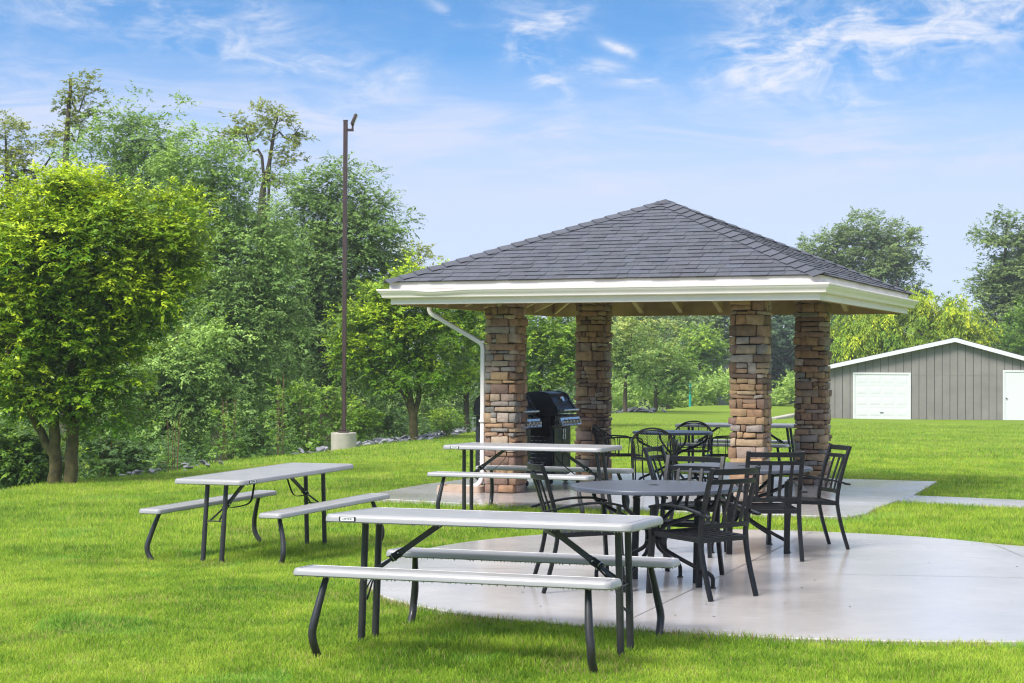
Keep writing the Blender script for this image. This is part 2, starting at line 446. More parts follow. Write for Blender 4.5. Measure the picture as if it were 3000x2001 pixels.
def text_mesh(txt, size, mat, parent, M4, name='lettering', ext=.0006):
    cu = bpy.data.curves.new(name, 'FONT'); cu.body = txt; cu.size = size; cu.align_x = 'CENTER'; cu.align_y = 'CENTER'; cu.extrude = ext; cu.resolution_u = 2
    t = bpy.data.objects.new('tmp_text', cu); COL.objects.link(t)
    me = bpy.data.meshes.new_from_object(t.evaluated_get(bpy.context.evaluated_depsgraph_get()))
    bpy.data.objects.remove(t); me.name = name; me.materials.clear(); me.materials.append(mat)
    o = bpy.data.objects.new(name, me); COL.objects.link(o); o.parent = parent; o.matrix_local = M4
    return o
def picnic_table(loc, yaw, tilt, label, lean_l, lean_r, sink=.03, badge=None, knot=0):
    t = empty('picnic_table', loc, yaw, label, 'picnic table', 'grey folding picnic tables')
    t.rotation_euler = (math.atan(tilt[1]), -math.atan(tilt[0]), yaw)
    Lx, W, zt, zb, b, wb = 1.855, .75, .737, .461, .644, .245
    mb = MB(); slab_top(mb, Lx, W, .062, 0, 0, zt)
    mb.lathe([(0, zt + .0012), (.026, zt + .0012), (.03, zt + .0006)], 16)
    top = mb.build('tabletop', M['plastic'], t, 35)
    if badge:
        sx, sy = badge   # corner where the maker's badge sits on the rim
        bx = MB(); bx.box((0, 0, 0), (.105, .0025, .026), bev=.001)
        bo = bx.build('badge', M['strap'], top, loc=(sx * (Lx / 2 - .16), sy * (W / 2 + .0005), zt - .024))
        wx = MB(); wx.box((0, -.0016 if sy < 0 else .0016, 0), (.084, .0015, .020)); wx.build('badge_plate', M['white_badge'], top, loc=bo.location)
        text_mesh('LIFETIME', .0155, M['strap'], top, Matrix.Translation((bo.location.x, bo.location.y + (-.003 if sy < 0 else .003), bo.location.z)) @ Matrix.Rotation(pi / 2, 4, 'X'))
    for sy in (-1, 1):
        mb = MB(); slab_top(mb, Lx, wb, .042, 0, sy * b, zb, .043)
        mb.build('bench', M['plastic'], t, 35)
    for sx, lean in ((-1, lean_l), (1, lean_r)):
        for sy in (-1, 1):
            y0 = sy * .10; x0 = sx * .775
            mb = MB(); zk = .33
            xk = x0 + sx * lean * (1 - zk / .69)
            mb.tube([(x0, y0, .692), (xk, y0, zk)], .0205, 12); mb.tube([(xk, y0, zk), (x0 + sx * lean, y0, -sink)], .0222, 12)
            mb.tube([(xk - sx * .002, y0, zk - .004), (xk, y0, zk + .004)], .0235, 12)
            mb.build('leg', M['steel'], t, 40)
            # curved bench leg
            mb = MB(); yb = sy * b; xb = sx * .765; l2 = sx * (.035 + lean * .45)
            pts = spline([(xb, yb - sy * .005, zb - .044), (xb + l2 * .25, yb + sy * .025, zb - .12), (xb + l2 * .65, yb + sy * .068, .21), (xb + l2, yb + sy * .085, .115), (xb + l2, yb + sy * .072, .05), (xb + l2, yb + sy * .035, -.005), (xb + l2, yb + sy * .02, -sink)], 5)
            n = len(pts); sc = [.017 + .0065 * min(1, k / (n * .35)) for k in range(n)]
            mb.tube(pts, sc, 10, up=(1, 0, 0)); mb.box((xb, yb, zb - .047), (.10, .12, .008), bev=.003)
            mb.build('bench_leg', M['steel'], t, 45)
        xk = sx * (.775 + lean * .5)
        mb = MB(); mb.tube([(xk, -.10, .365), (xk, .10, .365)], .006, 8)
        mb.build('cross_rod', M['steel'], t, 40)
        # folding brace with its knuckle, pull strap and clip
        A = Vector((sx * .30, 0, .70)); B = Vector((xk, 0, .365)); K = A.lerp(B, .62)
        mb = MB(); mb.bar([A, K], .034, .016, (0, 1, 0)); mb.bar([K - (B - A) * .06, K + (B - A) * .05], .036, .03, (0, 1, 0))
        for sy in (-1, 1): mb.bar([K, B + Vector((0, sy * .05, 0))], .014, .012, (0, 1, 0))
        mb.tube([A + Vector((0, -.1, .0)), A + Vector((0, .1, .0))], .009, 8)
        br = mb.build('brace', M['steel'], t, 40)
        mb = MB()
        q = K + (B - A) * .07
        ring = [q + (B - A).normalized().cross(Vector((0, 1, 0))) * (.026 * cos(a)) + Vector((0, .026 * sin(a), 0)) for a in [k * 2 * pi / 14 for k in range(14)]]
        mb.tube(ring, .003, 6, up=(B - A), closed=True); mb.tube([K + Vector((0, -.02, 0)), K + Vector((0, .02, 0))], .007, 8)
        mb.build('clip', M['metal'], br, 40)
        mb = MB()
        if knot == 1:
            pts = spline([A + Vector((-sx * .05, -.03, -.0)), A + Vector((-sx * .01, -.04, -.12)), A + Vector((sx * .06, -.045, -.22)), K + Vector((-sx * .06, -.035, -.03)), K + Vector((sx * .03, -.02, -.02))], 5)
        elif knot == 2:
            pts = spline([A + Vector((sx * .02, -.03, -.0)), A + Vector((-sx * .0, -.04, -.10)), K + Vector((-sx * .10, -.045, -.07)), K + Vector((-sx * .05, -.035, -.05)), K + Vector((sx * .01, -.02, .0))], 5)
        else:
            pts = spline([K + Vector((0, -.03, 0)), B + Vector((-sx * .05, -.05, .0)), B + Vector((sx * .0, -.07, -.10)), B + Vector((sx * .03, .02, -.15)), B + Vector((sx * .015, .08, -.03)), B + Vector((0, .09, .02))], 5)
        mb.bar(pts, .004, .02, (0, 1, .2)); mb.bar([K - (B - A) * .02, K + (B - A) * .10], .042, .036, (0, 1, 0))
        mb.build('strap', M['strap'], br, 40)
    return t
picnic_table((-.099, 10.013, .003), -.340, (.003, -.020), 'grey folding picnic table nearest the camera, its far bench over the wet patio edge', .02, .02, .03, (-1, -1), 0)
picnic_table((-2.221, 15.835, -.104), 1.106, (.030, -.013), 'grey folding picnic table standing end-on by itself on the open lawn at left', .10, .0, .03, (-1, -1), 1)
picnic_table((.232, 18.844, .004), -.395, (.004, .001), 'grey folding picnic table in front of the left stone pillar and the grills', .0, .11, .02, (-1, -1), 2)
picnic_table((3.502, 26.463, -.005), -.405, (.007, .002), 'grey folding picnic table on the far lawn, half hidden behind a stone pillar', .0, .09, .03, (-1, -1), 2)

# ------------------------------------------------------------------ black slatted patio chairs
PZ = [(0, -.30), (.18, -.245), (.34, -.208), (.45, -.20), (.60, -.225), (.80, -.28), (.91, -.318)]
def posty(z):
    for (z0, y0), (z1, y1) in zip(PZ[:-1], PZ[1:]):
        if z <= z1: return y0 + (y1 - y0) * (z - z0) / (z1 - z0)
    return PZ[-1][1]
def make_chair(label):
    t = empty('patio_chair', (0, 0, 0), 0, label, 'chair', 'black slatted patio armchairs')
    hw = .233
    for sx in (-1, 1):
        mb = MB(); pts = spline([(sx * (hw - .004), y, z) for z, y in PZ], 4); mb.bar(pts, .027, .034, (1, 0, 0)); mb.build('leg', M['black'], t, 40)
        mb = MB(); mb.bar(spline([(sx * .252, .275, 0), (sx * .252, .262, .25), (sx * .25, .245, .50), (sx * .25, .24, .612)], 3), .026, .050, (1, 0, 0))
        mb.tube([(sx * .235, .25, .405), (sx * .275, .25, .405)], .012, 8); mb.build('leg', M['black'], t, 40)
        mb = MB(); mb.bar(spline([(sx * .25, .268, .612), (sx * .255, .15, .634), (sx * .257, -.02, .630), (sx * .255, -.17, .605), (sx * .25, -.305, .572)], 4), .042, .016, (0, 0, 1))
        mb.tube([(sx * .225, -.27, .577), (sx * .27, -.285, .577)], .010, 8); mb.build('armrest', M['black'], t, 40)
    mb = MB()
    for sx in (-1, 1): mb.bar([(sx * .225, -.215, .405), (sx * .238, .255, .425)], .022, .034, (0, 0, 1))
    mb.bar([(-.24, .25, .425), (.24, .25, .425)], .030, .034); mb.bar([(-.23, -.205, .405), (.23, -.205, .405)], .022, .034)
    for k in range(7):
        y = -.165 + k * .062; z = .413 + .02 * (y + .2) / .45
        mb.bar([(-.226, y, z + .004), (-.12, y, z - .004), (0, y, z - .007), (.12, y, z - .004), (.226, y, z + .004)], .044, .010)
    mb.build('seat', M['black'], t, 40)
    mb = MB()
    def bow(x): return -.052 * (1 - (x / hw) ** 2)
    for z, h in ((.884, .042), (.814, .034), (.505, .034)):
        k = 1.0 if z > .7 else .55
        mb.bar([(x, posty(z) + bow(x) * k, z) for x in np.linspace(-hw, hw, 11)], .020, h, (0, 0, 1))
    for x in (-.141, -.047, .047, .141):
        mb.bar([(x, posty(z) + bow(x) * (.55 + .45 * (z - .5) / .38), z) for z in (.505, .60, .70, .812)], .026, .012, (0, 1, 0))
    mb.build('backrest', M['black'], t, 40)
    return t
CH = [('black slatted chair nearest the camera, its back turned to us, by the near table', (1.353, 12.183), 40),
      ('upright black slatted chair with its back square to us, pushed under the far patio table', (2.15, 14.53), 6),
      ('black slatted chair behind the near round table, facing the camera', (1.287, 13.16), 151.3),
      ('black slatted chair seen side-on at the right, in front of the far right stone pillar', (2.64, 15.39), 100.4),
      ('black slatted chair at left of the near round table, behind the nearest picnic table', (.487, 12.476), -80.2),
      ('black slatted chair leaning at the left of the farther patio table', (1.52, 14.85), -113)]
ch0 = make_chair(CH[0][0])
for i, (lb, (x, y), a) in enumerate(CH):
    o = ch0 if i == 0 else copy_tree(ch0)
    o['label'] = lb; o.location = (x, y, .001); o.rotation_euler = (0, 0, rad(a))

# ------------------------------------------------------------------ round tables
def round_table(loc, yaw, label, R=.62, zt=.73, mat='tabletop'):
    t = empty('round_table', loc, yaw, label, 'table', 'round dark tables')
    mb = MB()
    mb.lathe([(.035, zt - .004), (.035, zt + .001), (R - .05, zt), (R - .02, zt - .001), (R - .004, zt - .005), (R, zt - .014), (R, zt - .03), (R - .006, zt - .034), (R - .03, zt - .032), (R - .03, zt - .012), (.035, zt - .012), (.035, zt - .004)], 56)
    top = mb.build('tabletop', M[mat], t, 40)
    mb = MB(); mb.lathe([(.022, zt - .06), (.022, zt + .003), (.030, zt + .006), (.040, zt + .003), (.041, zt + .0005)], 20); mb.build('umbrella_ring', M['black'], top, 40)
    for k in range(4):
        a = k * pi / 2; ca, sa = cos(a), sin(a)
        pts = spline([(.50, 0, zt - .02), (.498, 0, zt - .09), (.46, 0, zt - .14), (.30, 0, zt - .215), (.12, 0, zt - .28), (.062, 0, zt - .325), (.055, 0, .33), (.075, 0, .275), (.16, 0, .225), (.33, 0, .15), (.44, 0, .105), (.472, 0, .075), (.475, 0, .012)], 5)
        mb = MB(); mb.tube([(x * ca - y * sa, x * sa + y * ca, z) for x, y, z in pts], .0155, 9, up=(-sa, ca, 0))
        mb.lathe([(0, .0), (.024, .0), (.024, .008), (.012, .014), (0, .014)], 12, (.475 * ca, .475 * sa, 0))
        mb.build('leg', M['black'], t, 45)
    mb = MB(); mb.lathe([(0, .32), (.062, .32), (.062, .335), (0, .335)], 20); mb.lathe([(0, .40), (.062, .40), (.062, .415), (0, .415)], 20)
    mb.lathe([(R - .09, zt - .036), (R - .06, zt - .036), (R - .06, zt - .012), (R - .09, zt - .012), (R - .09, zt - .036)], 40)
    for k in range(2):
        mb.bar([(-.52 * cos(k * pi / 2), -.52 * sin(k * pi / 2), zt - .024), (.52 * cos(k * pi / 2), .52 * sin(k * pi / 2), zt - .024)], .03, .022)
    mb.build('hub', M['black'], t, 45)
    return t
round_table((1.055, 12.745, .0), rad(-30), 'dark round patio table nearest the camera, its whole smooth top in view')
round_table((2.04, 15.25, .0), rad(-40), 'dark round patio table farther back, between the slatted chairs and the right pillars')
round_table((2.17, 23.2, .01), rad(15), 'dark round table under the pavilion roof among mesh chairs', .54, .725)

# ------------------------------------------------------------------ wire mesh chairs under the pavilion
def ribbon(mb, P, w):
    """thin wire as a three-sided prism"""
    mb.tube(P, w, 3, caps=False)
def make_mesh_chair(label):
    t = empty('mesh_chair', (0, 0, 0), 0, label, 'chair', 'black wire mesh chairs')
    r = .0085
    arch = spline([(-.245, -.29, 0), (-.245, -.25, .22), (-.25, -.225, .44), (-.262, -.25, .60), (-.235, -.30, .72), (-.13, -.335, .80), (0, -.345, .825), (.13, -.335, .80), (.235, -.30, .72), (.262, -.25, .60), (.25, -.225, .44), (.245, -.25, .22), (.245, -.29, 0)], 5)
    mb = MB(); mb.tube(arch, .012, 7, up=(0, 1, 0)); mb.build('back_frame', M['mesh'], t, 45)
    for sx in (-1, 1):
        mb = MB(); mb.tube(spline([(sx * .255, -.27, .655), (sx * .29, -.10, .67), (sx * .295, .10, .665), (sx * .285, .20, .65), (sx * .27, .235, .60), (sx * .255, .235, .42)], 5), .010, 7, up=(1, 0, 0))
        mb.tube([(sx * .285, .05, .665), (sx * .25, .05, .43)], .006, 6); mb.tube([(sx * .29, -.08, .668), (sx * .25, -.08, .43)], .006, 6)
        mb.build('armrest', M['mesh'], t, 45)
        mb = MB(); mb.tube(spline([(sx * .255, .235, .43), (sx * .25, .245, .2), (sx * .26, .28, 0)], 4), .0095, 7, up=(1, 0, 0)); mb.build('leg', M['mesh'], t, 45)
    # seat: ring and diamond wires
    mb = MB(); ring = [(x, y, .425) for x, y in rrect(.51, .48, .10, 5, 0, .01)]
    mb.tube(ring, .009, 6, up=(0, 0, 1), closed=True)
    n = 17
    for k in range(-n, n + 1):
        for sg in (1, -1):
            P = []
            for q in np.linspace(-.25, .25, 15):
                x, y = k * .030 + sg * q * 1.15 * .6, q
                if abs(x) < .245 and abs(y) < .232: P.append((x, y + .01, .425 - .018 * (1 - (x / .25) ** 2) * (1 - (y / .24) ** 2)))
            if len(P) > 1: ribbon(mb, P, .0021)
    mb.build('seat', M['mesh'], t, 45)
    # barrel back shell
    def shell(a, h):
        ph = a * rad(70); top = .80 - .16 * abs(a) ** 2.2; z = .455 + (top - .455) * h; rr = .245 + .045 * h
        return (rr * sin(ph), -.03 - (rr + .02) * cos(ph) * (1 + .06 * h), z)
    mb = MB(); na = 30
    for k in range(-14, na + 14):
        for sg in (1, -1):
            P = []
            for h in np.linspace(0, 1, 9):
                a = (k / na) * 2 - 1 + sg * (h - .5) * .62
                if -1 <= a <= 1: P.append(shell(a, h))
            if len(P) > 1: ribbon(mb, P, .0018)
    mb.tube([shell(a, 1) for a in np.linspace(-1, 1, 21)], .009, 6, up=(0, 0, 1)); mb.tube([shell(a, 0) for a in np.linspace(-1, 1, 17)], .007, 6, up=(0, 0, 1))
    for a in (-1, -.62, 0.62, 1, -.2, .2): mb.tube([shell(a, h) for h in np.linspace(0, 1, 5)], .0065 if abs(a) > .5 else .005, 6, up=(1, 0, 0))
    mb.build('backrest', M['mesh'], t, 45)
    return t
MC = [('black wire mesh chair at left under the pavilion, side-on against the far left pillar', (1.43, 22.75), -78),
      ('black wire mesh chair whose rounded back faces us, under the pavilion', (1.80, 21.75), -8),
      ('black wire mesh chair behind the table under the pavilion, facing the camera', (2.50, 23.95), 168),
      ('black wire mesh chair at right under the pavilion, half hidden by the near right pillar', (2.83, 22.75), 72)]
mc0 = make_mesh_chair(MC[0][0])
for i, (lb, (x, y), a) in enumerate(MC):
    o = mc0 if i == 0 else copy_tree(mc0)
    o['label'] = lb; o.location = (x, y, .011); o.rotation_euler = (0, 0, rad(a))
# ------------------------------------------------------------------ pavilion (local frame: floor at z 0, front at -y)
PV = empty('pavilion', (2.016, 22.646, .01), -.404, 'open pavilion with a grey shingled hip roof on four stone pillars', 'pavilion')
PB, PH, PS, PR, PP, PW = 2.349, .279, 5.356, 1.145, 1.592, .40
H = PS / 2
STONES = [(.40, .25, .13), (.36, .22, .12), (.31, .18, .10), (.25, .15, .09), (.31, .19, .14), (.26, .155, .115), (.18, .11, .075), (.44, .30, .18), (.42, .27, .14), (.38, .23, .12), (.33, .20, .12), (.25, .22, .195), (.36, .20, .11), (.22, .13, .09), (.45, .34, .24), (.40, .29, .20), (.38, .27, .215), (.41, .32, .26), (.35, .28, .24)]
def stone(mb, c, size, rng, face):
    """one split-faced stone: a chamfered, jittered block"""
    t = MB(); t.box((0, 0, 0), size, bev=rng.uniform(.003, .008))
    jit = [rng.uniform(-.0095, .0095) for _ in range(8)]
    vs = []
    for v in t.v:
        k = (v[0] > 0) * 4 + (v[1] > 0) * 2 + (v[2] > 0)
        vs.append((v[0] + c[0] + jit[k] * .7, v[1] + c[1] + jit[(k + 3) % 8] * .7, v[2] + c[2] + jit[(k + 5) % 8]))
    base = rng.choice(STONES); k = rng.uniform(.82, 1.15)
    mb.col = tuple(x * k for x in base)
    mb.add(vs, t.f)
def pillar(cx, cy, seed, wet):
    rng = random.Random(seed); mb = MB(); mc = MB(); h = PW / 2
    mc.box((0, 0, (PB + .25) / 2), (PW - .06, PW - .06, PB + .25))
    z = .0; row = rng.randint(0, 1)
    while z < PB + .22:
        rh = rng.choice((.058, .072, .085, .095, .105, .12, .135)); 
        if rng.random() < .12: rh = .05
        for side in range(4):
            R = rotm(0, 0, side * pi / 2); full = (side + row) % 2 == 0
            w0 = PW if full else PW - .16; x = -w0 / 2
            while x < w0 / 2 - .01:
                w = rng.choice((.08, .13, .17, .21, .25, .32)) * rng.uniform(.85, 1.15)
                if w0 / 2 - (x + w) < .07: w = w0 / 2 - x
                split = rh > .095 and rng.random() < .22
                for (z0, hh) in (((z, rh * .5), (z + rh * .5, rh * .5)) if split else ((z, rh),)):
                    dp = .085 + rng.uniform(-.008, .022); t2 = MB()
                    stone(t2, (x + w / 2, -h + .0775 - (dp) / 2 + .002, z0 + hh / 2), (w - .009, dp, hh - .008), rng, side)
                    mb.col = t2.col if False else t2.c[0]
                    mb.add([R @ Vector(v) for v in t2.v], t2.f)
                x += w
        z += rh; row += 1
    p = mb.build('pillar', M['stone'], PV, 50, colors=True, loc=(cx, cy, 0))
    mc.build('mortar', M['mortar'], p)
for (sx, sy, sd) in ((-1, -1, 3), (-1, 1, 11), (1, -1, 5), (1, 1, 8)): pillar(sx * PP, sy * PP, sd, False)

def square_ring(prof, extra=(), base=H):
    """profile of (offset, z) swept round the eaves; extra: [(x on front, dz of lip)]"""
    secs = [((-1, -1), None)] + [(None, e) for e in extra] + [((1, -1), None), ((1, 1), None), ((-1, 1), None)]
    R = []
    for cor, ex in secs:
        r = []
        for (o, z) in prof:
            if cor: r.append((cor[0] * (base + o), cor[1] * (base + o), z))
            else: r.append((ex[0], -(base + o), z + (ex[1] if o > .03 and z > PB + .1 else 0)))
        R.append(r)
    mb = MB(); n = len(prof); m = len(R); vs = [p for r in R for p in r]; fs = []
    for i in range(m):
        j = (i + 1) % m
        for q in range(n):
            k = (q + 1) % n; fs.append((i * n + q, j * n + q, j * n + k, i * n + k))
    mb.add(vs, fs); return mb
# fascia in two stepped boards, wood behind it, K-profile gutter on it
square_ring([(0, PB), (0, PB + .185), (.012, PB + .187), (.012, PB + PH), (-.022, PB + PH), (-.022, PB)]).build('fascia', M['white'], PV, 30)
square_ring([(-.0245, PB - .004), (-.0245, PB + PH - .004), (-.062, PB + PH - .004), (-.062, PB - .004)]).build('eave_board', M['eave_wood'], PV, 30)
gp = [(.0025, PB + .185), (.0025, PB + .075), (.075, PB + .075), (.083, PB + .083), (.085, PB + .10), (.098, PB + .125), (.118, PB + .142), (.125, PB + .160), (.132, PB + .163), (.134, PB + .178), (.128, PB + .184), (.120, PB + .180), (.118, PB + .165), (.112, PB + .150), (.09, PB + .13), (.078, PB + .10), (.072, PB + .082), (.008, PB + .082), (.008, PB + .185)]
square_ring(gp, [(-2.35, -.002), (-2.12, -.022), (-2.05, -.022), (-1.6, -.002)]).build('gutter', M['white'], PV, 30)
# rafters and roof deck
ze = PB + PH; he = H + .03; SL = math.hypot(he, PR); slope = PR / he
mb = MB(); mb.add([(-H, -H, ze - .012), (H, -H, ze - .012), (H, H, ze - .012), (-H, H, ze - .012), (0, 0, ze - .012 + PR * H / he), (-H, -H, ze - .03), (H, -H, ze - .03), (H, H, ze - .03), (-H, H, ze - .03), (0, 0, ze - .03 + PR * H / he)],
       [(0, 1, 4), (1, 2, 4), (2, 3, 4), (3, 0, 4), (6, 5, 9), (7, 6, 9), (8, 7, 9), (5, 8, 9), (0, 5, 6, 1), (1, 6, 7, 2), (2, 7, 8, 3), (3, 8, 5, 0)])
mb.build('roof_deck', M['deck'], PV)
for side in range(4):
    R = rotm(0, 0, side * pi / 2)
    for k in range(-4, 5):
        s = k * .61; y0 = -(H - .063); y1 = -abs(s) - .03
        if y1 - y0 < .15: continue
        mb = MB(); zt = lambda y: ze - .034 + (y + H) * slope
        d = .235; a, b = s - .034, s + .034
        vs = [(x, y, z) for x in (a, b) for (y, z) in ((y0, zt(y0)), (y1, zt(y1)), (y1, zt(y1) - d), (y0, zt(y0) - d))]
        mb.add([R @ Vector(v) for v in vs], [(0, 1, 2, 3), (7, 6, 5, 4), (0, 4, 5, 1), (1, 5, 6, 2), (2, 6, 7, 3), (3, 7, 4, 0)])
        mb.build('rafter', M['wood'], PV)
for sx, sy in ((-1, -1), (1, -1), (1, 1), (-1, 1)):
    mb = MB(); a = Vector((sx * (H - .065), sy * (H - .065), ze - .15)); b = Vector((sx * .03, sy * .03, ze - .15 + PR * .97)); mb.bar([a, b], .04, .21)
    mb.build('rafter', M['wood'], PV)
# shingled roof: every tab its own little slab
rng = random.Random(21)
mb = MB(); EXP = .136; nc = int(SL / EXP) + 1
for side in range(4):
    R = rotm(0, 0, side * pi / 2); nrm = Vector((0, -slope, 1)).normalized()
    def P3(s, t, h): return R @ (Vector((s, -he + t * he / SL, ze + t * PR / SL)) + nrm * h)
    for i in range(nc):
        t0 = i * EXP - .012; t1 = min(SL, t0 + EXP * 1.25); w0 = he * (1 - max(0, t0) / SL) + .004; w1 = he * (1 - t1 / SL); tv = min(SL, t0 + EXP)
        s = -w0 - rng.random() * .2
        while s < w0:
            w = rng.choice((.11, .14, .17, .20, .24)) * rng.uniform(.9, 1.1); a, b = max(s, -w0), min(s + w, w0)
            if b - a > .02:
                lam = rng.random() < .45; h = .014 if lam else .009; dz = rng.uniform(-.004, .004) if not lam else -.007
                a1, b1 = max(-w1, min(w1, a)), max(-w1, min(w1, b)); k = rng.uniform(.86, 1.14) * (.95 if lam else 1.03)
                mb.col = (k * rng.uniform(.97, 1.03), k, k * rng.uniform(.97, 1.06)); g = .0022
                tt = t0 + dz
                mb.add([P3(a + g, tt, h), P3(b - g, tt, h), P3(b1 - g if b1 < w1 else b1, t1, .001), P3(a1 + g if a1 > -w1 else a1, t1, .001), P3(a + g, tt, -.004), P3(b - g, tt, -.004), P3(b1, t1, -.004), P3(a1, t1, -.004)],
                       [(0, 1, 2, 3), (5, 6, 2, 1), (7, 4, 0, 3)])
                mb.col = tuple(q * .42 for q in mb.col); mb.add([P3(a + g, tt, h), P3(b - g, tt, h), P3(a + g, tt, -.004), P3(b - g, tt, -.004)], [(2, 3, 1, 0)])  # front edge coloured darker to stand in for the shadow line under each tab
            s += w
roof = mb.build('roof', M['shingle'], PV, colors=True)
for sx, sy in ((-1, -1), (1, -1), (1, 1), (-1, 1)):
    mb = MB(); c0 = Vector((sx * he, sy * he, ze)); c1 = Vector((0, 0, ze + PR)); hd = (c1 - c0); HL = hd.length; hd.normalize()
    n1 = Vector((sx * slope, 0, 1)).normalized(); n2 = Vector((0, sy * slope, 1)).normalized()
    w1 = n1.cross(hd).normalized(); w2 = n2.cross(hd).normalized()
    if w1.dot(Vector((sx, -sy, 0))) < 0: w1 = -w1
    if w2.dot(Vector((-sx, sy, 0))) < 0: w2 = -w2
    # w1 lies in the x-facing slope, w2 in the y-facing one; both point down-slope from the hip
    d = -.03
    while d < HL - .05:
        e = min(HL + .02, d + .235); k = rng.uniform(.85, 1.1); mb.col = (k, k, k * 1.02); W = .135
        def sec(dd, lift):
            q = c0 + hd * dd
            return [q + w1 * W + n1 * lift, q + w1 * .055 + n1 * (lift + .005), q + (n1 + n2).normalized() * (lift + .014), q + w2 * .055 + n2 * (lift + .005), q + w2 * W + n2 * lift]
        A, B = sec(d, .022), sec(e, .006); C = [p - (n1 + n2).normalized() * .014 for p in A]; n = 5
        mb.add(A + B + C, [(q, q + 1, n + q + 1, n + q) for q in range(4)] + [(2 * n + q, 2 * n + q + 1, q + 1, q) for q in range(4)])
        d += .195
    mb.build('hip_cap', M['shingle'], roof, 60, colors=True)
mb = MB(); mb.col = (.8, .8, .85); mb.add([(-.17, -.17, ze + PR - .045), (.17, -.17, ze + PR - .045), (.17, .17, ze + PR - .045), (-.17, .17, ze + PR - .045), (0, 0, ze + PR + .032)], [(0, 1, 4), (1, 2, 4), (2, 3, 4), (3, 0, 4)])
mb.build('peak_cap', M['shingle'], roof, colors=True)
# downspout with its elbows, strap and conduit beside it
mb = MB(); xo = -PP - PW / 2 - .052; yy = -1.745
pth = [(-H - .04, -1.50, PB + .08), (-H - .04, -1.50, PB - .03), (-H - .025, -1.50, PB - .065), (-H + .02, -1.51, PB - .095)] + [(xo - .045, yy + .01, PB - .455), (xo - .01, yy, PB - .49), (xo, yy, PB - .53)] + [(xo, yy, 1.2), (xo, yy, .30)] + spline([(xo, yy, .22), (xo - .03, yy, .13), (xo - .10, yy, .075), (xo - .22, yy, .05)], 4)
mb.bar(pth, .058, .048, (0, 1, 0), bev=.35)
for z in (1.9, .9): mb.box((xo, yy, z), (.07, .094, .03), bev=.004)
mb.build('downspout', M['white'], PV, 40)
mb = MB(); mb.tube([(xo - .015, yy + .10, .0), (xo - .015, yy + .10, 1.25)], .013, 8); mb.box((xo - .02, yy + .10, 1.28), (.07, .06, .11), bev=.006); mb.build('conduit', M['black'], PV, 40)
sb = MB(); R0_ = []
for i, (hh, w) in enumerate(((0, .16), (.07, .15))): pass
c = PV.location + rotm(0, 0, -.404) @ Vector((xo - .28, yy, 0))
sb.rings([[(x, y, 0) for x, y in rrect(.62, .30, .05, 4)], [(x, y, .075) for x, y in rrect(.60, .28, .05, 4)], [(x, y, .075) for x, y in rrect(.53, .21, .04, 4)], [(x, y, .035) for x, y in rrect(.50, .17, .03, 4)]])
o = sb.build('splash_block', M['splash'], None, 40, loc=(c.x, c.y, .011)); o.rotation_euler = (0, 0, -.404)
tag(o, 'tan splash block at the foot of the white downspout', 'splash block')

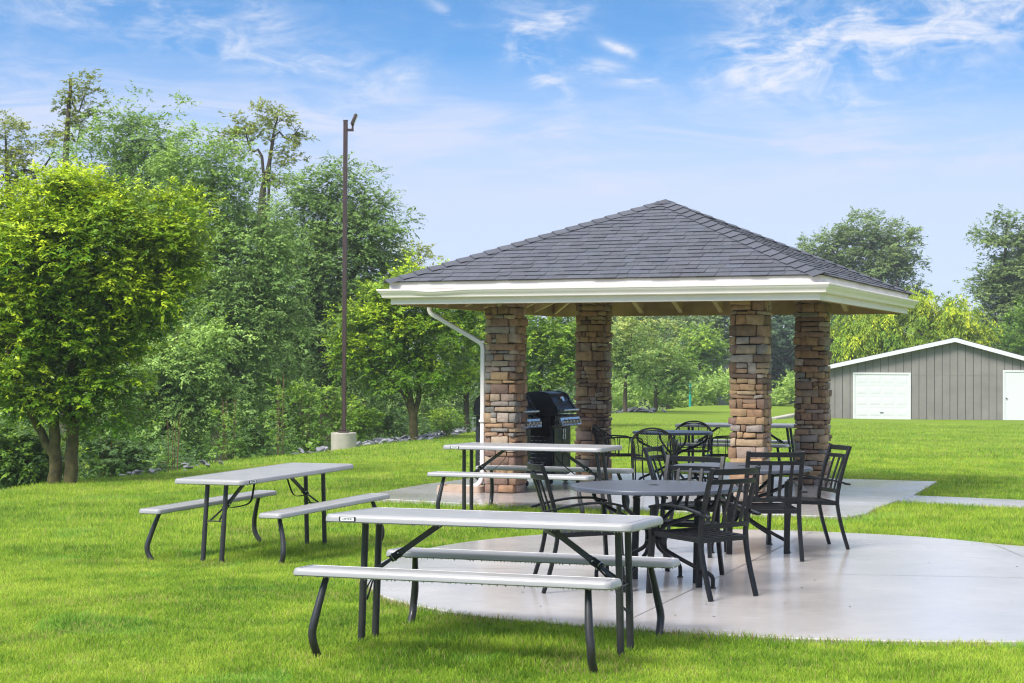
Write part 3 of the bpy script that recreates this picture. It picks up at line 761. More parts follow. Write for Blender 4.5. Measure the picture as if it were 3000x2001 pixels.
# ------------------------------------------------------------------ two gas grills
def grill(loc, yaw, label):
    t = empty('gas_grill', loc, yaw, label, 'grill', 'black gas grills between the left pillars')
    W = .66
    mb = MB()
    for sx in (-1, 1):
        mb.box((sx * (W / 2 - .012), 0, .46), (.024, .50, .68), bev=.006)
    mb.box((0, .235, .46), (W - .052, .02, .66)); mb.box((0, 0, .125), (W - .052, .48, .03)); mb.box((0, 0, .78), (W - .05, .48, .03))
    cab = mb.build('cabinet', M['grill_panel'], t, 40)
    mb = MB()
    for sx in (-1, 1):
        for k in range(9): mb.box((sx * (W / 2 + .003), .02, .24 + k * .058), (.006, .36, .007), bev=.002)
    mb.build('louvre', M['stainless'], cab, 40)
    for sx in (-1, 1):
        mb = MB(); mb.box((sx * .157, -.255, .455), (.300, .022, .62), bev=.006); d = mb.build('door', M['grill_black'], t, 40)
        mb = MB(); mb.tube([(sx * .04, -.29, .60), (sx * .04, -.29, .74)], .008, 8); mb.build('handle', M['stainless'], d, 40)
    mb = MB(); prof = [(-.285, .80), (-.30, .93), (.25, .95), (.25, .80)]
    mb.rings([[(x, y, z) for y, z in prof] for x in (-W / 2 + .02, W / 2 - .02)]); mb.build('firebox', M['grill_black'], t, 40)
    # lid: rounded shell between two thick cast ends
    lid = [(-.315, .955), (-.325, .99), (-.30, 1.045), (-.255, 1.10), (-.235, 1.15), (-.195, 1.205), (-.13, 1.235), (-.02, 1.245), (.10, 1.235), (.19, 1.20), (.245, 1.13), (.265, 1.04), (.262, .955)]
    lid = [(p.x, p.y) for p in spline([(a, b, 0) for a, b in lid], 3)]
    mb = MB(); mb.rings([[(x, y, z) for y, z in lid] for x in (-W / 2 + .05, W / 2 - .05)], True, True); ld = mb.build('lid', M['grill_black'], t, 40)
    for sx in (-1, 1):
        mb = MB(); cy, cz = -.03, 1.0
        big = [(cy + (y - cy) * 1.035, cz + (z - cz) * 1.04 if z > 1 else z) for y, z in lid]
        x0 = sx * (W / 2 - .05); x1 = sx * (W / 2 + .01); xs_ = (x0, x1) if sx > 0 else (x1, x0)
        mb.rings([[(xs_[0], y, z) for y, z in big], [(xs_[1], y, z) for y, z in big]]); mb.build('end_cap', M['black'], ld, 40)
    mb = MB(); mb.tube([(-W / 2 + .05, -.385, 1.0), (W / 2 - .05, -.385, 1.0)], .016, 12)
    for sx in (-1, 1): mb.bar([(sx * (W / 2 - .07), -.30, 1.0), (sx * (W / 2 - .07), -.385, 1.0)], .02, .03)
    mb.build('handle', M['stainless'], ld, 40)
    mb = MB(); mb.tube([(0, -.225, 1.135), (0, -.272, 1.150)], .036, 16); mb.build('thermometer', M['metal'], ld, 40)
    # slanted control panel with knobs
    mb = MB(); a = [(-.30, .935), (-.37, .90), (-.405, .80), (-.39, .785), (-.28, .785)]
    mb.rings([[(x, y, z) for y, z in a] for x in (-W / 2 - .03, W / 2 + .03)]); pn = mb.build('control_panel', M['stainless'], t, 30)
    for x in (-.25, -.125, 0, .125, .25):
        mb = MB(); mb.tube([(x, -.385, .853), (x, -.43, .838)], .028, 14); mb.tube([(x, -.43, .838), (x, -.436, .836)], [.026, .018], 14); mb.build('knob', M['stainless'], pn, 40)
    for sx in (-1, 1):
        mb = MB(); mb.box((sx * (W / 2 + .20), -.02, .915), (.36, .44, .025), bev=.008) if sx > 0 else mb.box((sx * (W / 2 + .035), -.02, .78), (.022, .42, .26), bev=.008)
        mb.build('side_shelf', M['grill_black'], t, 40)
        for sy in (-1, 1):
            mb = MB(); mb.tube([(sx * (W / 2 - .04) - .014, sy * .20, .042), (sx * (W / 2 - .04) + .014, sy * .20, .042)], .042, 16); mb.bar([(sx * (W / 2 - .04), sy * .20, .05), (sx * (W / 2 - .04), sy * .20, .115)], .04, .02)
            mb.build('caster', M['black'], t, 40)
    return t
gy = math.atan2(.92, .39)   # front (-y) turned to the pavilion's inside
grill((.45, 23.55, .011), gy, 'black gas grill beside the far left pillar, its curved lid in full view')
grill((-.11, 22.56, .011), gy, 'black gas grill mostly hidden behind the near left pillar')

# ------------------------------------------------------------------ light pole on its footing
px, py = -3.90, 40.0
t = empty('light_pole', (px, py, -.42), 0, 'tall brown light pole with one floodlight on a round concrete footing', 'light pole')
mb = MB(); n = 40
mb.rings([[(.295 * cos(2 * pi * k / n), .295 * sin(2 * pi * k / n), z) for k in range(n)] for z in (-.2, .445)] + [[(.285 * cos(2 * pi * k / n), .285 * sin(2 * pi * k / n), .455) for k in range(n)]])
mb.build('footing', M['footing'], t, 40)
mb = MB(); mb.box((0, 0, .475), (.24, .24, .03), bev=.004)
for a in (-1, 1):
    for b in (-1, 1): mb.tube([(a * .09, b * .09, .455), (a * .09, b * .09, .53)], .014, 8)
mb.build('base_plate', M['pole'], t, 40)
mb = MB(); mb.box((0, 0, 4.10), (.10, .10, 7.23), bev=.012); mb.box((0, 0, 7.72), (.108, .108, .02), bev=.004); mb.box((.056, -.03, 1.0), (.02, .04, .30), bev=.004); mb.build('pole', M['pole'], t, 40)
mb = MB(); mb.bar([(.05, 0, 7.50), (.19, 0, 7.50)], .06, .06); mb.tube([(.165, 0, 7.48), (.165, 0, 7.62)], .024, 10); arm = mb.build('bracket', M['pole'], t, 40)
mb = MB(); mb.box((0, 0, 0), (.075, .20, .28), rotm(0, rad(22), 0), bev=.02); fl = mb.build('floodlight', M['pole'], t, 40, loc=(.20, 0, 7.74))
mb = MB(); mb.box((.040, -.0, 0), (.01, .16, .23), rotm(0, rad(22), 0), bev=.004); mb.build('lens', simple('floodlight_glass', (.45, .45, .45), .15), fl, 40)

# ------------------------------------------------------------------ garage
GY = rad(-12); gp0 = at(2797, 1227, 81); gb = gp0.z
t = empty('garage', (gp0.x, gp0.y, gb), GY, 'grey sided garage with white trim and two white doors', 'garage')
def lx(u):   # local x of a survey column on the facade
    d = (u - 1500) / FPX; return (gp0.x - d * gp0.y) / (d * sin(GY) - cos(GY))
def lz(u, v):
    x = lx(u); return at(u, v, gp0.y + x * sin(GY)).z - gb
zp = lz(2797, 992); sl = (zp - lz(2440, 1069)) / -lx(2440); sr = (zp - lz(3000, 1047)) / lx(3000); wl, wr = -lx(2425), 6.6; dep = 9.0
mb = MB(); zl, zr = zp - .12 - sl * wl, zp - .12 - sr * wr
def wallpoly(y): return [(-wl, y, -.6), (wr, y, -.6), (wr, y, zr), (0, y, zp - .12), (-wl, y, zl)]
mb.rings([wallpoly(0), wallpoly(dep)])
wl_o = mb.build('wall', M['siding_gap'], t)
mb = MB(); x = -wl
while x < wr - .05:
    x1 = min(wr, x + .335); f = lambda q: zp - .125 - (sl * -q if q < 0 else sr * q)
    a_, b_ = x + .004, x1 - .004
    pr = [(a_, f(a_)), (b_, f(b_))] if not (a_ < 0 < b_) else [(a_, f(a_)), (0, f(0)), (b_, f(b_))]
    pts = [(b_, -.6), (a_, -.6)] + pr
    mb.rings([[(p, -.022, q) for p, q in pts], [(p, -.001, q) for p, q in pts]]); x += .355
mb.build('siding_board', M['siding'], wl_o)
mb = MB(); mb.box((0.4, -.026, 2.05), (5.0, .008, .012)); mb.build('siding_seam', M['siding'], wl_o)
mb = MB()
ov = .35
for sx, s, w in ((-1, sl, wl + .30), (1, sr, wr + .30)):
    a = [(0, zp - .02), (sx * w, zp - .02 - s * w), (sx * w, zp + .06 - s * w), (0, zp + .06)]
    if sx > 0: a.reverse()
    mb.rings([[(x, -ov, z) for x, z in a], [(x, dep + ov, z) for x, z in a]])
mb.build('roof', M['garage_roof'], t)
mb = MB()
for sx, s, w in ((-1, sl, wl + .32), (1, sr, wr + .32)):
    a = [(0, zp - .16), (sx * w, zp - .16 - s * w), (sx * w, zp + .035 - s * w), (0, zp + .035)]
    if sx > 0: a.reverse()
    mb.rings([[(x, -ov - .03, z) for x, z in a], [(x, -ov - .001, z) for x, z in a]])
mb.build('rake_board', M['garage_white'], t)
def gdoor_frame(x0, x1, z1, nm):
    mb = MB(); f = .09
    mb.box(((x0 - f / 2), -.03, z1 / 2 - .2), (f, .06, z1 + .4)); mb.box(((x1 + f / 2), -.03, z1 / 2 - .2), (f, .06, z1 + .4)); mb.box(((x0 + x1) / 2, -.03, z1 + f / 2 + .001), (x1 - x0 + 2 * f, .06, f))
    return mb.build(nm, M['garage_white'], t)
x0, x1 = lx(2505), lx(2663); z1 = lz(2580, 1097)
mb = MB(); mb.box(((x0 + x1) / 2, -.018, z1 / 2 - .2), (x1 - x0, .03, z1 + .4))
for r_ in range(4):
    for c_ in range(4):
        pw = (x1 - x0) / 4; ph = z1 / 4; cx = x0 + (c_ + .5) * pw; cz = (r_ + .5) * ph
        mb.box((cx, -.035, cz), (pw * .78, .010, ph * .56), bev=.005); mb.box((cx, -.041, cz), (pw * .62, .006, ph * .36), bev=.003)
    if r_: mb.box(((x0 + x1) / 2, -.0345, r_ * z1 / 4), (x1 - x0, .004, .014))
gd = mb.build('overhead_door', M['garage_white'], t)
mb = MB(); mb.box(((x0 + x1) / 2, -.05, .26), (.16, .03, .03), bev=.005); mb.build('handle', M['steel'], gd)
gdoor_frame(x0, x1, z1, 'door_frame')
x0, x1 = lx(2944), lx(2944) + .96; z1 = lz(2945, 1090)
mb = MB(); mb.box(((x0 + x1) / 2, -.018, z1 / 2 - .2), (x1 - x0, .03, z1 + .4)); sd = mb.build('entry_door', M['garage_white'], t)
mb = MB(); mb.lathe([(0, .07), (.03, .07), (.036, .05), (.03, .03), (.012, .02), (.012, 0)], 12)
o = mb.build('handle', M['steel'], sd, 40, loc=(x0 + .08, -.02, .98)); o.rotation_euler = (pi / 2, 0, 0)
gdoor_frame(x0, x1, z1, 'door_frame')

# ------------------------------------------------------------------ small far things
p = at(1400, 1223, 58)
t = empty('utility_box', (p.x + .25, 58, p.z - .9), .2, 'low green utility box at the bank edge beside the white downspout', 'utility box')
mb = MB(); mb.box((0, 0, .42), (1.0, .8, .84), bev=.02); mb.build('cabinet', M['utility'], t, 40)
mb = MB(); mb.box((0, -.02, .875), (1.05, .86, .05), bev=.015); mb.build('cover', M['utility'], t, 40)
mb = MB(); x = at(2085, 1130, 112).x; zb, zt = at(2100, 1140, 112).z - 1.2, at(2110, 1056, 112).z; w = 3.9
t = empty('metal_shed', (x, 112, zb), .18, 'grey corrugated metal shed beyond the weeds, behind the near right pillar', 'shed')
prof = []; k = 0
while k * .11 < w: prof.append((k * .11, -.02 if k % 2 else .02)); k += 1
rg = [[(a, b, 0) for a, b in prof] + [(w, 3, 0), (0, 3, 0)], [(a, b, zt - zb) for a, b in prof] + [(w, 3, zt - zb - .5), (0, 3, zt - zb - .5)]]
mb.rings(rg); mb.build('wall', M['corrugated'], t, 30)
mb = MB(); mb.box((w / 2, 1.45, zt - zb + .02 - .25), (w + .3, 3.4, .06), rotm(rad(-9.3), 0, 0)); mb.build('roof', M['corrugated'], t)
p = at(2022, 1187, 98)
t = empty('marker_post', (p.x, 98, gzf(p.x, 98)), 0, 'thin teal marker post standing in front of the tall weeds', 'post')
mb = MB(); mb.tube([(0, 0, -.1), (0, 0, 1.28)], .075, 12); mb.tube([(0, 0, 1.28), (0, 0, 1.36)], [.082, .03], 12); mb.build('post', M['teal'], t, 40)
mb = MB(); mb.tube([(0, 0, .95), (0, 0, 1.12)], .08, 12); mb.build('band', simple('pale_teal_band', (.25, .6, .55), .5), t, 40)
P = [at(2262, 1227, 74), at(2290, 1222, 77), at(2320, 1215.5, 82), at(2352, 1212, 87)]
mb = MB(); mb.bar([q - Vector((0, 0, .06)) for q in P], .35, .22); tag(mb.build('kerb', M['footing'], None, 40), kind='structure')
p = at(2627, 822, 108)
t = empty('utility_pole', (p.x, 108, gzf(p.x, 108)), 0, 'slim metal utility pole just above the right corner of the pavilion roof', 'pole')
mb = MB(); h = p.z - gzf(p.x, 108); mb.tube([(0, 0, 0), (0, 0, h)], [.07, .045], 10); mb.build('pole', M['pole'], t, 40)
# ------------------------------------------------------------------ trees
PAL = {  # dark, mid, new growth
 'pear': ((.030, .075, .008), (.105, .215, .013), (.40, .48, .022)),
 'pear2': ((.032, .080, .010), (.105, .215, .014), (.38, .47, .025)),
 'elm': ((.072, .135, .036), (.180, .275, .078), (.31, .44, .10)),
 'elm2': ((.060, .115, .034), (.155, .240, .075), (.27, .38, .09)),
 'olive': ((.11, .135, .025), (.21, .25, .045), (.33, .36, .06)),
 'cherry': ((.050, .110, .018), (.13, .235, .028), (.33, .44, .04)),
 'maple': ((.070, .140, .036), (.165, .265, .065), (.34, .36, .10)),
 'far': ((.075, .120, .045), (.155, .215, .080), (.24, .31, .095)),
 'fard': ((.035, .065, .040), (.060, .105, .058), (.09, .15, .06)),  # bluish haze of distance mixed into the leaf colours
 'weep': ((.045, .10, .018), (.14, .24, .024), (.42, .46, .025)),
 'bush': ((.050, .105, .018), (.105, .195, .025), (.24, .34, .03)),
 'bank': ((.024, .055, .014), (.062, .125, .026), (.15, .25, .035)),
 'weed': ((.13, .21, .05), (.21, .32, .07), (.34, .42, .10)),
}
def leaves(rng, P, O, lpc, size, cr, pal, young, droop, zs, narrow=.5):
    """leaves set along short twigs that spring from the clump centres P towards the outward directions O"""
    n = len(P); per = 9; tw = max(1, lpc // per); nt_ = n * tw; ti = np.repeat(np.arange(n), tw)
    st = rng.normal(0, 1, (nt_, 3)); st /= np.maximum(1, np.linalg.norm(st, axis=1) / 1.7)[:, None]; sc_ = rng.uniform(.75, 1.3, n)[ti][:, None]
    st = st * np.array([cr, cr, cr * min(zs, 1.0)]) * .72 * sc_
    td = .75 * O[ti] + .75 * rng.normal(0, 1, (nt_, 3)) * np.array([1, 1, .7]) + st / cr * .5; td /= np.linalg.norm(td, axis=1)[:, None]
    tl = cr * 1.25 * rng.uniform(.6, 1.3, nt_)[:, None] * max(1, .75 * zs)
    k = nt_ * per; wi = np.repeat(np.arange(nt_), per); ci = ti[wi]; q = np.tile((np.arange(per) + .5) / per, nt_)[:, None] + rng.uniform(-.05, .05, (k, 1))
    sag = np.array([0, 0, -1.0]) * droop * .55
    off = st[wi] + (td[wi] * q + sag * q * q) * tl[wi] + rng.normal(0, .05, (k, 3)) * cr
    pos = P[ci] + off; o = O[ci]; tdir = td[wi] + 2 * sag * q; tdir /= np.linalg.norm(tdir, axis=1)[:, None]
    lat = np.cross(tdir, np.array([0, 0, 1.0])) + 1e-6; lat /= np.linalg.norm(lat, axis=1)[:, None]
    alt = np.where(np.arange(k) % 2 == 0, 1.0, -1.0)[:, None]
    d = .65 * tdir + .75 * alt * lat + .28 * rng.normal(0, 1, (k, 3)) + np.array([0, 0, -.35 * droop]); d /= np.linalg.norm(d, axis=1)[:, None]
    nr = .38 * rng.normal(0, 1, (k, 3)) + np.array([0, 0, .8]) + .4 * o
    nr -= (nr * d).sum(1)[:, None] * d; nr /= np.linalg.norm(nr, axis=1)[:, None]
    sd = np.cross(d, nr); l = size * rng.uniform(.7, 1.25, k)[:, None] * (1.1 - .35 * q); w = l * narrow * rng.uniform(.85, 1.15, (k, 1))
    mid = pos + d * l * .45 - nr * l * .07
    V = np.stack([pos, mid + sd * w * .5 + nr * l * .1, pos + d * l - nr * l * .12, mid - sd * w * .5 + nr * l * .1], 1)
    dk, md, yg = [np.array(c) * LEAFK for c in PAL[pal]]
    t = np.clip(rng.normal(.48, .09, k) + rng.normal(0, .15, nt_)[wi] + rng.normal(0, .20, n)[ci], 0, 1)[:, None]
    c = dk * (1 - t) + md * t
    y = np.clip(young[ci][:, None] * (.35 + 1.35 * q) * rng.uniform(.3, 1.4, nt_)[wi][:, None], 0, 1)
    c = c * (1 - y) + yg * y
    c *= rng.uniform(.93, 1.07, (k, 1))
    return V, c
def tree(name, label, cat, base, stems, blobs, nc, lpc, leaf, cr, pal, seed, young=.5, droop=.25, zs=.75, bark='bark', mat='far_leaf', group=None, br=.03, narrow=.5, inner=.35, pad=7, spread=1.15):
    """stems: lists of (x, y, z, r) in world space; blobs: ellipsoids (cx, cy, cz, rx, ry, rz)"""
    rng = np.random.default_rng(seed); b = np.array(base, float)
    root = empty(name, base, 0, label, cat, group)
    B = np.array(blobs, float); wt = (B[:, 3] * B[:, 4] * B[:, 5]) ** .67; wt /= wt.sum()
    # leafy pads well spread through the crown, each a handful of clumps
    npd = max(6, int(nc / pad)); PC = []; PO = []; PR_ = []
    for q in range(npd):
        m = 8; which = rng.choice(len(B), m, p=wt); u = rng.normal(0, 1, (m, 3)); u /= np.linalg.norm(u, axis=1)[:, None]
        rho = rng.uniform(inner, 1, m) ** .5 * (1 + rng.normal(0, .07, m)); cnd = B[which, :3] + u * B[which, 3:] * rho[:, None]
        j = 0
        if PC: j = int(np.argmax(np.min(np.linalg.norm(cnd[:, None] - np.array(PC)[None], axis=2), axis=1) * rng.uniform(.7, 1, m)))
        o = u[j] / B[which[j], 3:]; PC.append(cnd[j]); PO.append(o / np.linalg.norm(o)); PR_.append(rho[j])
    PC, PO, PR_ = np.array(PC), np.array(PO), np.array(PR_)
    pid = rng.integers(0, npd, nc); rho = PR_[pid]; of = rng.normal(0, 1, (nc, 3)) * np.array([1, 1, .5 * max(1, zs)]) * cr * spread * rng.uniform(.7, 1.3, npd)[pid][:, None]
    P = PC[pid] + of
    O = PO[pid] * .55 + of / (cr * 3) + np.array([0, 0, .35]); O /= np.linalg.norm(O, axis=1)[:, None]
    gzv = gz(P[:, 0], P[:, 1]); P[:, 2] = np.maximum(P[:, 2], gzv + .25)
    zt = P[:, 2].max(); zb = P[:, 2].min(); rel = (P[:, 2] - zb) / max(.1, zt - zb)
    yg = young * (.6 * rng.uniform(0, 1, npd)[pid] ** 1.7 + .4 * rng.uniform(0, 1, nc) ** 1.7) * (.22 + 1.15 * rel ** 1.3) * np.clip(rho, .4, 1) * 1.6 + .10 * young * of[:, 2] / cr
    # skeleton
    mb = MB(); sk = []
    for st in stems:
        pts = spline([(p[0] - b[0], p[1] - b[1], p[2] - b[2]) for p in st], 4); rr = np.interp(np.linspace(0, 1, len(pts)), np.linspace(0, 1, len(st)), [p[3] for p in st])
        wob = [p + Vector((rng.normal(0, .12) * r, rng.normal(0, .12) * r, 0)) for p, r in zip(pts, rr)]
        mb.tube(wob, list(rr), 9)
        for p, r in list(zip(pts, rr))[len(pts) // 4:]: sk.append((p.x, p.y, p.z, r))
    sk = np.array(sk); Q = P - b
    order = np.argsort(np.min(np.linalg.norm(Q[:, None] - sk[None, :, :3], axis=2), axis=1)) if len(sk) else []
    nodes = sk
    for j in order:
        q = Q[j]; dv = q - nodes[:, :3]; cst = np.linalg.norm(dv, axis=1) + np.maximum(0, nodes[:, 2] - q[2] + .1) * 1.5
        a = nodes[np.argmin(cst)]; ln = np.linalg.norm(q - a[:3])
        if ln < .05: continue
        r0 = min(a[3] * .7, br * (.35 + .35 * ln)); m1 = a[:3] + (q - a[:3]) * .4 + np.array([rng.normal(0, .07), rng.normal(0, .07), .12]) * ln; m2 = a[:3] + (q - a[:3]) * .75 + np.array([rng.normal(0, .05), rng.normal(0, .05), .07]) * ln
        pts = [a[:3], m1, m2, q]; rs = [r0, r0 * .75, r0 * .5, r0 * .22]
        mb.tube([tuple(p) for p in pts], rs, 5, caps=False)
        nodes = np.vstack([nodes, [*m1, rs[1]], [*m2, rs[2]], [*q, rs[3]]])
    if mb.v: mb.build('trunk', M[bark], root, 60)
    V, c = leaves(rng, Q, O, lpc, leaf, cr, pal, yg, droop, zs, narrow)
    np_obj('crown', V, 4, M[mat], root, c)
    return root
def blob(u, v, Y, ru, rv, ry=None, dy=0):
    p = at(u, v, Y + dy); k = (Y + dy) / FPX
    return (p.x, p.y, p.z, ru * k, (ry if ry else .85 * (ru + rv) / 2 * k), rv * k)
def stem(pts, Y):
    out = []
    for (u, v, r, *d) in pts:
        p = at(u, v, Y + (d[0] if d else 0)); out.append((p.x, p.y, p.z, r))
    return out
def gbase(u, Y):
    x = at(u, 1200, Y).x; return (x, Y, gzf(x, Y) - .03)

# ornamental pears on the lawn edge
Yt = 27
bp = gbase(172, Yt)
tree('pear_tree', 'broad bright green tree with two mossy trunks at the left edge of the lawn', 'tree', bp,
     [stem([(158, 1425, .115), (160, 1330, .095), (158, 1240, .085), (150, 1130, .085), (140, 980, .06), (170, 760, .035), (180, 640, .015)], Yt),
      stem([(205, 1425, .115), (212, 1300, .098), (216, 1180, .088), (212, 1040, .085), (225, 860, .06), (260, 720, .035), (290, 600, .015)], Yt),
      stem([(156, 1335, .07), (118, 1265, .065), (85, 1200, .055, -.2), (50, 1120, .04, -.3), (20, 1020, .025, -.4)], Yt),
      stem([(213, 1150, .06), (270, 1060, .05), (340, 950, .035), (420, 840, .018)], Yt)],
     [blob(235, 745, Yt, 265, 180), blob(160, 650, Yt, 170, 95), blob(320, 640, Yt, 130, 85), blob(480, 690, Yt, 75, 90), blob(20, 790, Yt, 150, 190), blob(430, 830, Yt, 95, 110), blob(330, 950, Yt, 130, 95), blob(70, 1010, Yt, 130, 120),
      blob(225, 1060, Yt, 150, 85), blob(345, 1130, Yt, 60, 50), blob(310, 1240, Yt, 50, 50), blob(-60, 660, Yt, 130, 90), blob(265, 1190, Yt, 60, 60), blob(130, 930, Yt, 190, 130), blob(60, 1130, Yt, 90, 50), blob(150, 560, Yt, 90, 40), blob(270, 555, Yt, 70, 35), blob(500, 720, Yt, 95, 120), blob(470, 800, Yt, 90, 90), blob(510, 650, Yt, 70, 70), blob(235, 1150, Yt, 80, 50), blob(90, 1170, Yt, 70, 45), blob(165, 1140, Yt, 90, 40), blob(400, 1010, Yt, 70, 60)],
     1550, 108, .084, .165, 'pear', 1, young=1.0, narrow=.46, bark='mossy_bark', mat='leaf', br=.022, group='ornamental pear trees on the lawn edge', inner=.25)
Yt = 46
bp = gbase(1210, Yt)
tree('pear_tree', 'round bright green tree between the light pole and the pavilion', 'tree', bp,
     [stem([(1212, 1300, .125), (1210, 1230, .115), (1200, 1165, .10), (1180, 1100, .07), (1150, 1000, .045), (1130, 900, .015)], Yt),
      stem([(1208, 1240, .075), (1225, 1170, .07), (1230, 1080, .055), (1240, 950, .03), (1245, 860, .012)], Yt),
      stem([(1205, 1220, .055), (1185, 1160, .05), (1140, 1110, .035), (1080, 1070, .02)], Yt)],
     [blob(1190, 980, Yt, 150, 120), blob(1130, 910, Yt, 100, 90), blob(1220, 860, Yt, 110, 70), blob(1060, 1010, Yt, 70, 75), blob(1040, 930, Yt, 55, 65), blob(1310, 990, Yt, 90, 110), blob(1240, 1080, Yt, 110, 60), blob(1110, 1080, Yt, 90, 55), blob(1300, 890, Yt, 100, 70), blob(1180, 830, Yt, 60, 45)],
     560, 92, .104, .20, 'pear2', 2, young=.95, bark='mossy_bark', mat='leaf', br=.022, group='ornamental pear trees on the lawn edge', inner=.25)
Yt = 53
bp = gbase(1368, Yt)
tree('pear_tree', 'slim dark trunked tree just left of the white downspout', 'tree', bp,
     [stem([(1370, 1280, .105), (1367, 1200, .095), (1366, 1140, .085), (1375, 1050, .05), (1385, 960, .02)], Yt), stem([(1366, 1165, .06), (1340, 1110, .045), (1318, 1060, .02)], Yt)],
     [blob(1375, 1040, Yt, 85, 85), blob(1330, 1100, Yt, 60, 55), blob(1410, 960, Yt, 90, 80), blob(1420, 1100, Yt, 60, 60), blob(1345, 960, Yt, 60, 70)],
     280, 84, .105, .22, 'cherry', 3, young=.4, mat='leaf', br=.02, group='ornamental pear trees on the lawn edge', inner=.25)
Yt = 58
tree('cherry_tree', 'yellow green tree filling the gap between the two left pillars', 'tree', gbase(1578, Yt),
     [stem([(1580, 1275, .13), (1578, 1170, .11), (1582, 1100, .08), (1600, 1000, .04), (1610, 940, .015)], Yt), stem([(1579, 1180, .07), (1640, 1110, .06), (1710, 1065, .03)], Yt)],
     [blob(1590, 1010, Yt, 110, 90), blob(1650, 960, Yt, 90, 70), blob(1540, 950, Yt, 80, 80), blob(1690, 1060, Yt, 90, 80), blob(1560, 1100, Yt, 70, 45), blob(1480, 1010, Yt, 80, 90), blob(1620, 900, Yt, 80, 45)],
     400, 84, .115, .24, 'cherry', 4, young=.7, mat='leaf', br=.02, inner=.25)

# tall trees down the bank at left
def tall(name, label, u, Y, stems, blobs, nc, lpc, leaf, cr, pal, seed, **kw):
    x, y, z = gbase(u, Y); z = gzf(x, y) - .1
    tree(name, label, 'tree', (x, y, z), [[(x, y, z, s[0][2])] + stem(s, Y) for s in stems], [blob(b[0], b[1], Y, b[2], b[3], dy=(b[4] if len(b) > 4 else 0)) for b in blobs], nc, lpc, leaf, cr, pal, seed, group='tall trees down the bank', **kw)
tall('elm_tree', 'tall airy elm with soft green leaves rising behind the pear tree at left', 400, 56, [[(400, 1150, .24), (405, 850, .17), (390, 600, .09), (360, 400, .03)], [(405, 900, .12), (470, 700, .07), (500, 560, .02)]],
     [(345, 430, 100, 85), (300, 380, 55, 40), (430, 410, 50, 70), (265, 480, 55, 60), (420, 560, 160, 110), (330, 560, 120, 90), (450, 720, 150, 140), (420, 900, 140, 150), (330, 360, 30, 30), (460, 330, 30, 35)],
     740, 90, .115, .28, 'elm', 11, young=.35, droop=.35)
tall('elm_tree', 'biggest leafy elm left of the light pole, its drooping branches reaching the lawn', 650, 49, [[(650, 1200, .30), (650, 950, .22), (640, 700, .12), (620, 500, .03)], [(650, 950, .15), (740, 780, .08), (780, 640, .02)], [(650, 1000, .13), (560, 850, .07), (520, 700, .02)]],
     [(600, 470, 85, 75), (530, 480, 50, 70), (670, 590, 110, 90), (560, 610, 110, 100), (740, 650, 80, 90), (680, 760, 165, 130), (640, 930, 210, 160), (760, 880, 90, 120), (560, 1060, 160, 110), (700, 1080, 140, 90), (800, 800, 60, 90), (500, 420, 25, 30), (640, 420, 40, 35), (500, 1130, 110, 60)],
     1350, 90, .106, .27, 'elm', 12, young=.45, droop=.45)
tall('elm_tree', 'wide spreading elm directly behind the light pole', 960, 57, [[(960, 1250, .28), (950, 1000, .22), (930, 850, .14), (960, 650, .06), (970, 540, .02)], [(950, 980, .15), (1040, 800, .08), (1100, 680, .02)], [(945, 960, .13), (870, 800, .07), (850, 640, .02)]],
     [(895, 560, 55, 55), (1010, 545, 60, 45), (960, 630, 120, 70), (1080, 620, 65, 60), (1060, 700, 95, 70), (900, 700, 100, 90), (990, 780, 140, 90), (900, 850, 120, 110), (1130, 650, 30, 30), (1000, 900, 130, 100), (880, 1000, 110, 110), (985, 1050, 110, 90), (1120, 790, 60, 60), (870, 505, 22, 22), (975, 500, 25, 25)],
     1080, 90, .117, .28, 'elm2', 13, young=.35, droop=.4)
tall('locust_tree', 'thin olive leaved tree whose open top shows over the elms', 780, 72, [[(760, 900, .2), (765, 600, .14), (785, 500, .10), (800, 400, .05), (815, 340, .02)], [(775, 540, .07), (735, 440, .04), (715, 370, .015)], [(790, 480, .06), (850, 410, .03), (880, 370, .012)]],
     [(730, 370, 50, 35), (800, 335, 60, 30), (850, 380, 38, 45), (760, 430, 70, 45), (835, 460, 50, 40), (690, 400, 28, 30), (790, 510, 60, 35), (880, 400, 14, 30), (700, 350, 30, 18)],
     240, 38, .12, .18, 'olive', 14, young=.3, br=.05)
tall('dead_topped_tree', 'bare topped tall trunk with tufts of olive leaves at upper left', 190, 62, [[(190, 900, .2), (190, 560, .14), (195, 430, .11), (200, 330, .08), (205, 270, .06), (207, 230, .05)], [(196, 400, .05), (230, 330, .03), (250, 270, .012)], [(193, 480, .05), (225, 420, .03), (235, 360, .012)]],
     [(240, 275, 40, 25), (275, 280, 30, 14), (255, 232, 18, 12), (180, 310, 14, 25), (225, 330, 24, 35), (190, 390, 20, 25), (300, 300, 14, 16), (240, 385, 25, 30), (215, 255, 16, 22), (265, 320, 16, 20)],
     120, 36, .11, .16, 'olive', 15, young=.25, br=.03)
tall('locust_tree', 'ragged olive leaved tree against the sky at the far left edge', 30, 64, [[(40, 900, .2), (30, 620, .13), (20, 480, .07), (15, 390, .02)], [(30, 600, .08), (120, 500, .05), (160, 440, .015)]],
     [(15, 400, 55, 45), (40, 470, 50, 60), (0, 520, 60, 70), (130, 490, 50, 55), (125, 400, 12, 16), (150, 560, 60, 40), (90, 560, 60, 50), (60, 380, 20, 18), (-60, 420, 60, 70)],
     260, 50, .12, .22, 'olive', 16, young=.3, br=.04)
